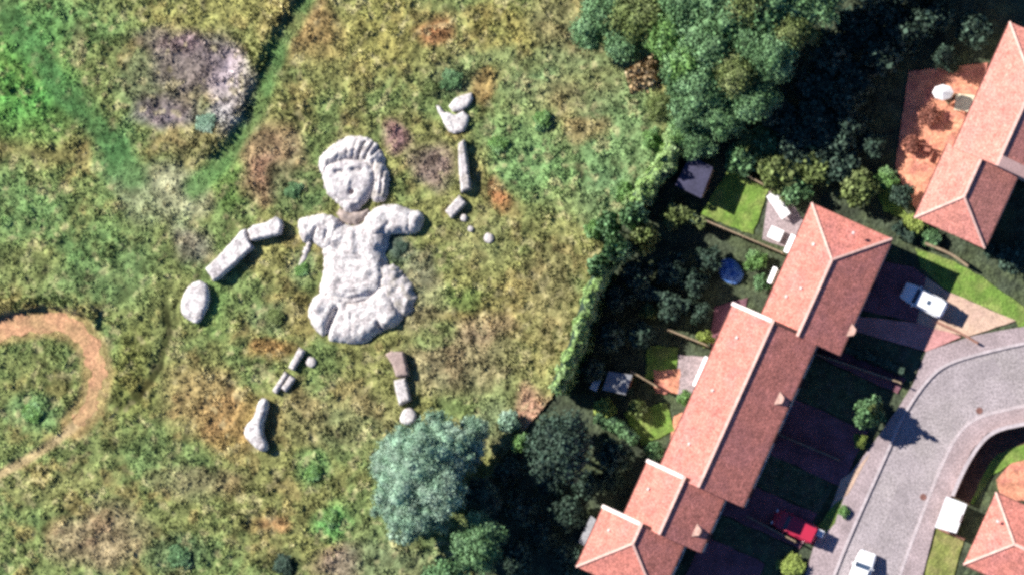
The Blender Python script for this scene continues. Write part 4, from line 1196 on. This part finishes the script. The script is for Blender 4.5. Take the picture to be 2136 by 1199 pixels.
fpart("skirt", [(840, 920), (940, 950), (1010, 945), (1090, 920), (1120, 870), (1165, 885), (1210, 930), (1238, 985), (1252, 1045), (1240, 1080), (1205, 1100), (1150, 1120), (1100, 1150), (1060, 1185), (980, 1195), (910, 1185), (870, 1180), (800, 1130), (770, 1090), (752, 1040), (760, 985), (790, 940)],
    bumps(dome(1.0, 1.1, .13, .55, base=.15), [([(905, 1010), (870, 1090), (850, 1150)], .25, -.7), ([(800, 1000)], .55, .42), ([(820, 1080)], .4, .3), ([(1170, 1080)], .4, .35), ([(1120, 1080), (1135, 1110)], .15, -.4), ([(1000, 1100)], .6, .1), ([(960, 985), (1080, 960)], .2, -.3), ([(990, 1040), (985, 1150)], .16, -.14)]), MT["stone"])
fpart("skirt_hem", [(1095, 850), (1090, 775), (1130, 758), (1200, 780), (1268, 838), (1312, 885), (1330, 960), (1295, 1050), (1235, 1060), (1190, 1030), (1150, 1010), (1120, 950)], dome(.8, .8, .18, .45, base=.1), MT["hem"], jit=.2)

LG = "detached limb stones of the giant figure"
def limb(label, outline, h, m, f=FX, name="stone_block", edge=.16, amp=.04, jit=.02, rnd=0, extra=None, z=None, cat="stone", size=.5):
    pts = OUT(outline, f, h * .7 if z is None else z)
    c = sum(pts, Vector()) / len(pts)
    fn = dome(h, edge, amp, size, base=h * .75) if extra is None else bumps(dome(h, edge, amp, size, base=h * .75), extra, f or (lambda a, b: (a, b)))
    ob = mound(name, pts, fn, m, None, step=.12, jit=jit, rnd=rnd)
    ob.data.transform(Matrix.Translation((-c.x, -c.y, 0)))
    ob.location = (c.x, c.y, 0)
    return tag(ob, label, cat, LG)
limb("thick upper arm block with a dark notch, beside the shorter puffed sleeve", [(440, 600), (470, 575), (540, 560), (560, 545), (588, 530), (616, 545), (622, 580), (612, 622), (560, 635), (500, 648), (472, 655), (448, 650)], 1.15, MT["stone"], name="arm_stone", extra=[([(438, 628), (445, 655)], .22, -.7)])
limb("long diagonal forearm block leading to the oval hand stone", [(222, 800), (290, 735), (350, 670), (405, 605), (432, 592), (440, 625), (450, 660), (470, 690), (420, 735), (350, 800), (295, 850), (262, 866), (245, 835)], 1.1, MT["stone"], name="arm_stone")
limb("oval hand stone at the end of the diagonal forearm", [(90, 1010), (100, 950), (128, 895), (165, 868), (205, 862), (232, 890), (242, 945), (232, 1000), (212, 1040), (195, 1070), (172, 1086), (140, 1070), (108, 1050)], 1.0, MT["stone"], name="hand_stone", edge=.5, rnd=2, extra=[([(118, 1050), (160, 1070)], .12, -.2), ([(150, 1040), (190, 1055)], .1, -.15)])

limb("upper raised stone hand, thumb and mitten pointing up beside the rust brown grass", [(918, 238), (934, 234), (950, 240), (966, 232), (979, 243), (975, 262), (968, 274), (950, 279), (936, 275), (926, 258)], .7, MT["stone"], None, "hand_stone", edge=.35, extra=[([(940, 245), (950, 268)], .1, -.1)])
limb("small wedge shaped finger stone on top of the raised hand", [(936, 222), (948, 206), (966, 198), (984, 194), (987, 206), (978, 222), (962, 231), (944, 234)], .6, MT["stone"], None, "finger_stone", edge=.25)
limb("thin pointed thumb stone beside the raised hand", [(910, 220), (917, 222), (930, 238), (932, 252), (922, 246), (914, 234)], .4, MT["stone"], None, "thumb_stone", edge=.15)
limb("long narrow upright forearm slab with a dark shadow beneath the raised hand", [(956, 300), (969, 291), (975, 330), (983, 394), (962, 402), (957, 350)], 1.0, MT["stone_moss"], None, "arm_stone", edge=.1)
limb("short slanting elbow slab below the upright forearm", [(929, 440), (958, 407), (974, 424), (942, 457)], .75, MT["stone_moss"], None, "arm_stone", edge=.12)
for a, b_, r, lab in ((968, 455, 8, "small round rock just below the slanting elbow slab"), (1020, 497, 12, "pale rock alone in the grass beyond the elbow slab"), (982, 478, 7, "smallest pale rock between the elbow slab and the lone rock"), (649, 755, 12, "whitish rock beside the split leg slabs")):
    limb(lab, [(a - r, b_), (a - r * .5, b_ - r), (a + r * .6, b_ - r * .8), (a + r, b_), (a + r * .5, b_ + r), (a - r * .6, b_ + r * .8)], .45, MT["stone_moss"], None, "rock", edge=.3, rnd=2, cat="rock")
limb("narrow grey leg slab nearest the skirt hem", [(303, 270), (352, 180), (380, 196), (328, 286)], .8, MT["stone_moss"], FY, "leg_stone", edge=.1)
limb("thin outer strip of the split grey shin slab", [(230, 375), (288, 288), (306, 300), (250, 390)], .7, MT["stone_moss"], FY, "leg_stone", edge=.08)
limb("thin inner strip of the split grey shin slab", [(272, 362), (312, 304), (336, 322), (294, 382)], .7, MT["stone_moss"], FY, "leg_stone", edge=.08)
limb("pear shaped white foot stone pointing down with a dark shadow", [(148, 500), (170, 420), (198, 402), (216, 430), (204, 480), (186, 530), (192, 580), (214, 620), (204, 645), (172, 645), (138, 610), (108, 580), (106, 545), (124, 518)], 1.2, MT["stone"], FY, "foot_stone", edge=.45, rnd=2)
limb("pinkish brown thigh block below the skirt's far corner", [(738, 212), (762, 198), (818, 200), (832, 250), (844, 308), (786, 314), (770, 260)], 1.0, MT["stone_pink"], FY, "leg_stone", edge=.12)
limb("greyer shin block below the pinkish thigh block", [(776, 328), (828, 316), (842, 370), (852, 418), (800, 440), (784, 380)], .95, MT["stone_moss"], FY, "leg_stone", edge=.12)
limb("pale foot stone half hidden by the grey-green tree", [(798, 520), (812, 460), (845, 448), (870, 462), (880, 500), (850, 530)], .7, MT["stone"], FY, "foot_stone", edge=.35, rnd=2)

# ================================================================ CARS
def loft(b, secs):
    rows = [[b.bm.verts.new(p) for p in s] for s in secs]
    for A, B in zip(rows[:-1], rows[1:]):
        for i in range(len(A) - 1):
            b.bm.faces.new((A[i], A[i + 1], B[i + 1], B[i]))
        b.bm.faces.new((A[-1], A[0], B[0], B[-1]))
    b.bm.faces.new(rows[0][::-1]); b.bm.faces.new(rows[-1])
    return b
def car(label, px, py, ahead, paint, sunroof=False, length=4.2, group="cars parked by the terrace"):
    p = P(px, py, .8)
    root = empty("parked_car", (p.x, p.y, .06), math.atan2(ahead.y, ahead.x))
    tag(root, label, "car", group)
    L_ = length / 2
    W = .86
    def sec(x, w_, zb, zt, r):
        pts = []
        for s in (-1, 1):
            q = [(x, s * w_ * .96, zb), (x, s * w_, zb + .18), (x, s * w_, zt - r), (x, s * (w_ - r * .5), zt - r * .25), (x, s * (w_ - r * 1.6), zt)]
            pts += q if s < 0 else q[::-1]
        return pts
    b = MB()
    loft(b, [sec(-L_, .66, .35, .68, .08), sec(-L_ + .1, .78, .24, .86, .1), sec(-L_ + .5, W, .2, .93, .1), sec(-.4, W, .2, .95, .08), sec(.75, W, .2, .93, .08), sec(L_ - .75, W * .98, .2, .84, .12), sec(L_ - .2, .77, .24, .72, .12), sec(L_, .6, .32, .56, .1)])
    body = b.build("body", MT[paint], root, smooth=True)
    def cab(x0_, x1_, x2_, x3_, z0_, z1_):
        c = MB()
        w0_, w1_ = .76, .6
        lo = [(x0_, -w0_, z0_), (x3_, -w0_ * .97, z0_), (x3_, w0_ * .97, z0_), (x0_, w0_, z0_)]
        hi = [(x1_, -w1_, z1_), (x2_, -w1_, z1_), (x2_, w1_, z1_), (x1_, w1_, z1_)]
        A = [c.bm.verts.new(q) for q in lo]; B = [c.bm.verts.new(q) for q in hi]
        c.bm.faces.new(A[::-1]); c.bm.faces.new(B)
        for i in range(4): c.bm.faces.new((A[i], A[(i + 1) % 4], B[(i + 1) % 4], B[i]))
        bmesh.ops.bevel(c.bm, geom=list(c.bm.edges), offset=.05, segments=2, affect='EDGES')
        return c
    cab(-L_ + .12, -L_ + .5, .25, .98, .86, 1.44).build("cabin_glass", MT["carglass"], root)
    rb = MB()
    rb.box((-L_ / 2 + .30, 0, 1.45), (L_ * .95 + .5, 1.36, .07), 0, .03)
    rf = rb.build("roof_panel", MT[paint], root)
    if sunroof:
        MB().box((-L_ / 2 + .45, 0, 1.487), (.38, .42, .012)).build("sunroof", MT["carglass"], rf)
    for s in (-1, 1):
        for x0_, x1_, z0_, z1_ in ((.25, .98, 1.42, .92), (-L_ + .5, -L_ + .14, 1.42, .92), (-.45, -.45, 1.42, .92)):
            MB().bar((x0_, s * .62, z0_ + .02), (x1_, s * .775, z1_), .07, .05).build("pillar", MT[paint], body)
        MB().box((.7, s * .93, .98), (.14, .18, .12), 0, .03).build("wing_mirror", MT[paint], root)
        MB().box((L_ - .12, s * .58, .62), (.2, .26, .12), s * .3, .03).build("headlight", MT["lamp"], root)
        MB().box((-L_ + .05, s * .62, .72), (.08, .2, .2), 0, .02).build("tail_light", MT["tail"], root)
        for x in (L_ - .82, -L_ + .78):
            wh = MB().tube((x, s * .66, .31), (x, s * .87, .31), .31, .31, 18).build("wheel", MT["rubber"], root)
            MB().tube((x, s * .84, .31), (x, s * .885, .31), .19, .19, 14).build("rim", MT["rim"], wh)
    return root
def dirpx(ax, ay, bx, by):
    return (P(bx, by) - P(ax, ay)).normalized()
car("white car with a dark sunroof on the beige drive, bonnet in the house shadow", 1927, 626, dirpx(1960, 644, 1890, 608), "car_white", True)
car("red car on a shaded brick drive, only its tail in the sun", 1658, 1097, dirpx(1700, 1118, 1630, 1084), "car_red")
car("pale blue-white car at the kerb, cut by the bottom edge", 1795, 1196, dirpx(1790, 1210, 1812, 1150), "car_white")

# ================================================================ GARDEN THINGS
def parasol():
    p = P(1967, 193, 2.2)
    root = empty("parasol", (p.x, p.y, .06))
    tag(root, "open white parasol on the shaded edge of the orange patio", "parasol")
    MB().tube((0, 0, 0), (0, 0, 2.5), .025).build("pole", MT["rim"], root)
    MB().tube((0, 0, 0), (0, 0, .08), .28, .26, 16).build("base", MT["felt"], root)
    b = MB()
    apex = b.bm.verts.new((0, 0, 2.55))
    rim = [b.bm.verts.new((.95 * math.cos(t), .7 * math.sin(t), 2.1)) for t in np.linspace(0, 2 * math.pi, 9)[:-1]]
    low = [b.bm.verts.new((v.co.x, v.co.y, 1.98)) for v in rim]
    for i in range(8):
        b.bm.faces.new((apex, rim[i], rim[(i + 1) % 8]))
        b.bm.faces.new((rim[i], low[i], low[(i + 1) % 8], rim[(i + 1) % 8]))
    b.build("canopy", MT["white"], root)
parasol()
def table(label, px, py, lx, ly, rz, m, name="garden_table"):
    p = P(px, py, .7)
    root = empty(name, (p.x, p.y, .06), rz)
    tag(root, label, "table")
    MB().box((0, 0, .71), (lx, ly, .06), 0, .015).build("table_top", MT[m], root)
    for sx in (-1, 1):
        for sy in (-1, 1):
            MB().box((sx * (lx / 2 - .1), sy * (ly / 2 - .1), .34), (.07, .07, .68)).build("leg", MT[m], root)
def bench(label, px, py, rz, m, L_=1.5, name="garden_bench", cat="bench", D=.5):
    p = P(px, py, .4)
    root = empty(name, (p.x, p.y, .06), rz)
    tag(root, label, cat)
    MB().box((0, 0, .43), (L_, D, .06), 0, .015).build("seat", MT[m], root)
    MB().box((0, D / 2 + .04, .7), (L_, .06, .5), 0, .015).build("backrest", MT[m], root)
    for sx in (-1, 1):
        MB().box((sx * (L_ / 2 - .04), 0, .62), (.06, D * .9, .05), 0, .01).build("armrest", MT[m], root)
        for sy in (-1, 1):
            MB().box((sx * (L_ / 2 - .06), sy * (D / 2 - .06), .2), (.07, .07, .4)).build("leg", MT[m], root)
aV = math.atan2(AX_V.y, AX_V.x)
table("long white garden table on the patio corner of the square lawn", 1624, 428, 2.5, .95, aV - .55, "white")
table("white square garden table at the end of the fence behind the hip-roofed house", 1618, 488, 1.25, 1.1, aV, "white")
bench("red brown garden bench on the orange patio beneath the pink house", 1930, 310, aV + .2, "leaf_red", 1.0)
bench("red brown garden bench facing the other across the orange patio", 1950, 330, aV + 1.6, "leaf_red", 1.0)
table("small white side table near the pink house eave", 2030, 254, .55, .5, .3, "white")
table("cream table between the white parasol and the pink house", 2012, 215, 1.7, 1.5, aV + .3, "cream")
bench("brown garden seat between the white parasol and the cream table", 1986, 208, aV + 1.0, "wood", 1.2, D=.4)
mb = mound("tarpaulin", PP([(1500, 545), (1520, 534), (1545, 552), (1552, 580), (1534, 596), (1510, 588), (1496, 568)], .3), dome(.5, .9, .35, .45), MT["tarp"], None, step=.14, jit=.06)
tag(mb, "crumpled blue tarpaulin over a low heap behind the hip-roofed house", "tarpaulin")
def bin_(label, px, py, m):
    p = P(px, py, .5)
    root = empty("wheelie_bin", (p.x, p.y, .05), aV)
    tag(root, label, "bin")
    MB().box((0, 0, .5), (.55, .6, .9), 0, .04).build("body", MT[m], root)
    MB().box((0, 0, 1.0), (.6, .66, .08), 0, .03).build("lid", MT[m], root)
    for s in (-1, 1):
        MB().tube((-.25, s * .3, .12), (-.25, s * .36, .12), .12, .12, 12).build("wheel", MT["rubber"], root)
bin_("pale wheelie bin at the kerb in front of the red car", 1712, 1112, "flatroof")

for px, py, lab in ((2043, 856, "round rusty drain cover in the gutter of the road bend"), (1926, 1036, "round rusty drain cover in the road opposite the white outbuilding")):
    p = P(px, py)
    b = MB().tube((0, 0, .02), (0, 0, .036), .3, .3, 18)
    o = b.build("drain_cover", MT["rust"], None, (p.x, p.y, 0))
    tag(o, lab, "drain cover", "drain covers in the road")
for pts, m in (([(2010, 770), (2075, 745), (2090, 778), (2025, 800)], "asphalt_patch"), ([(1875, 1010), (1905, 1020), (1880, 1090), (1850, 1080)], "asphalt_patch")):
    sheet("road_patch", PP(pts), .0245, MT[m], step=.5, jit=.05)
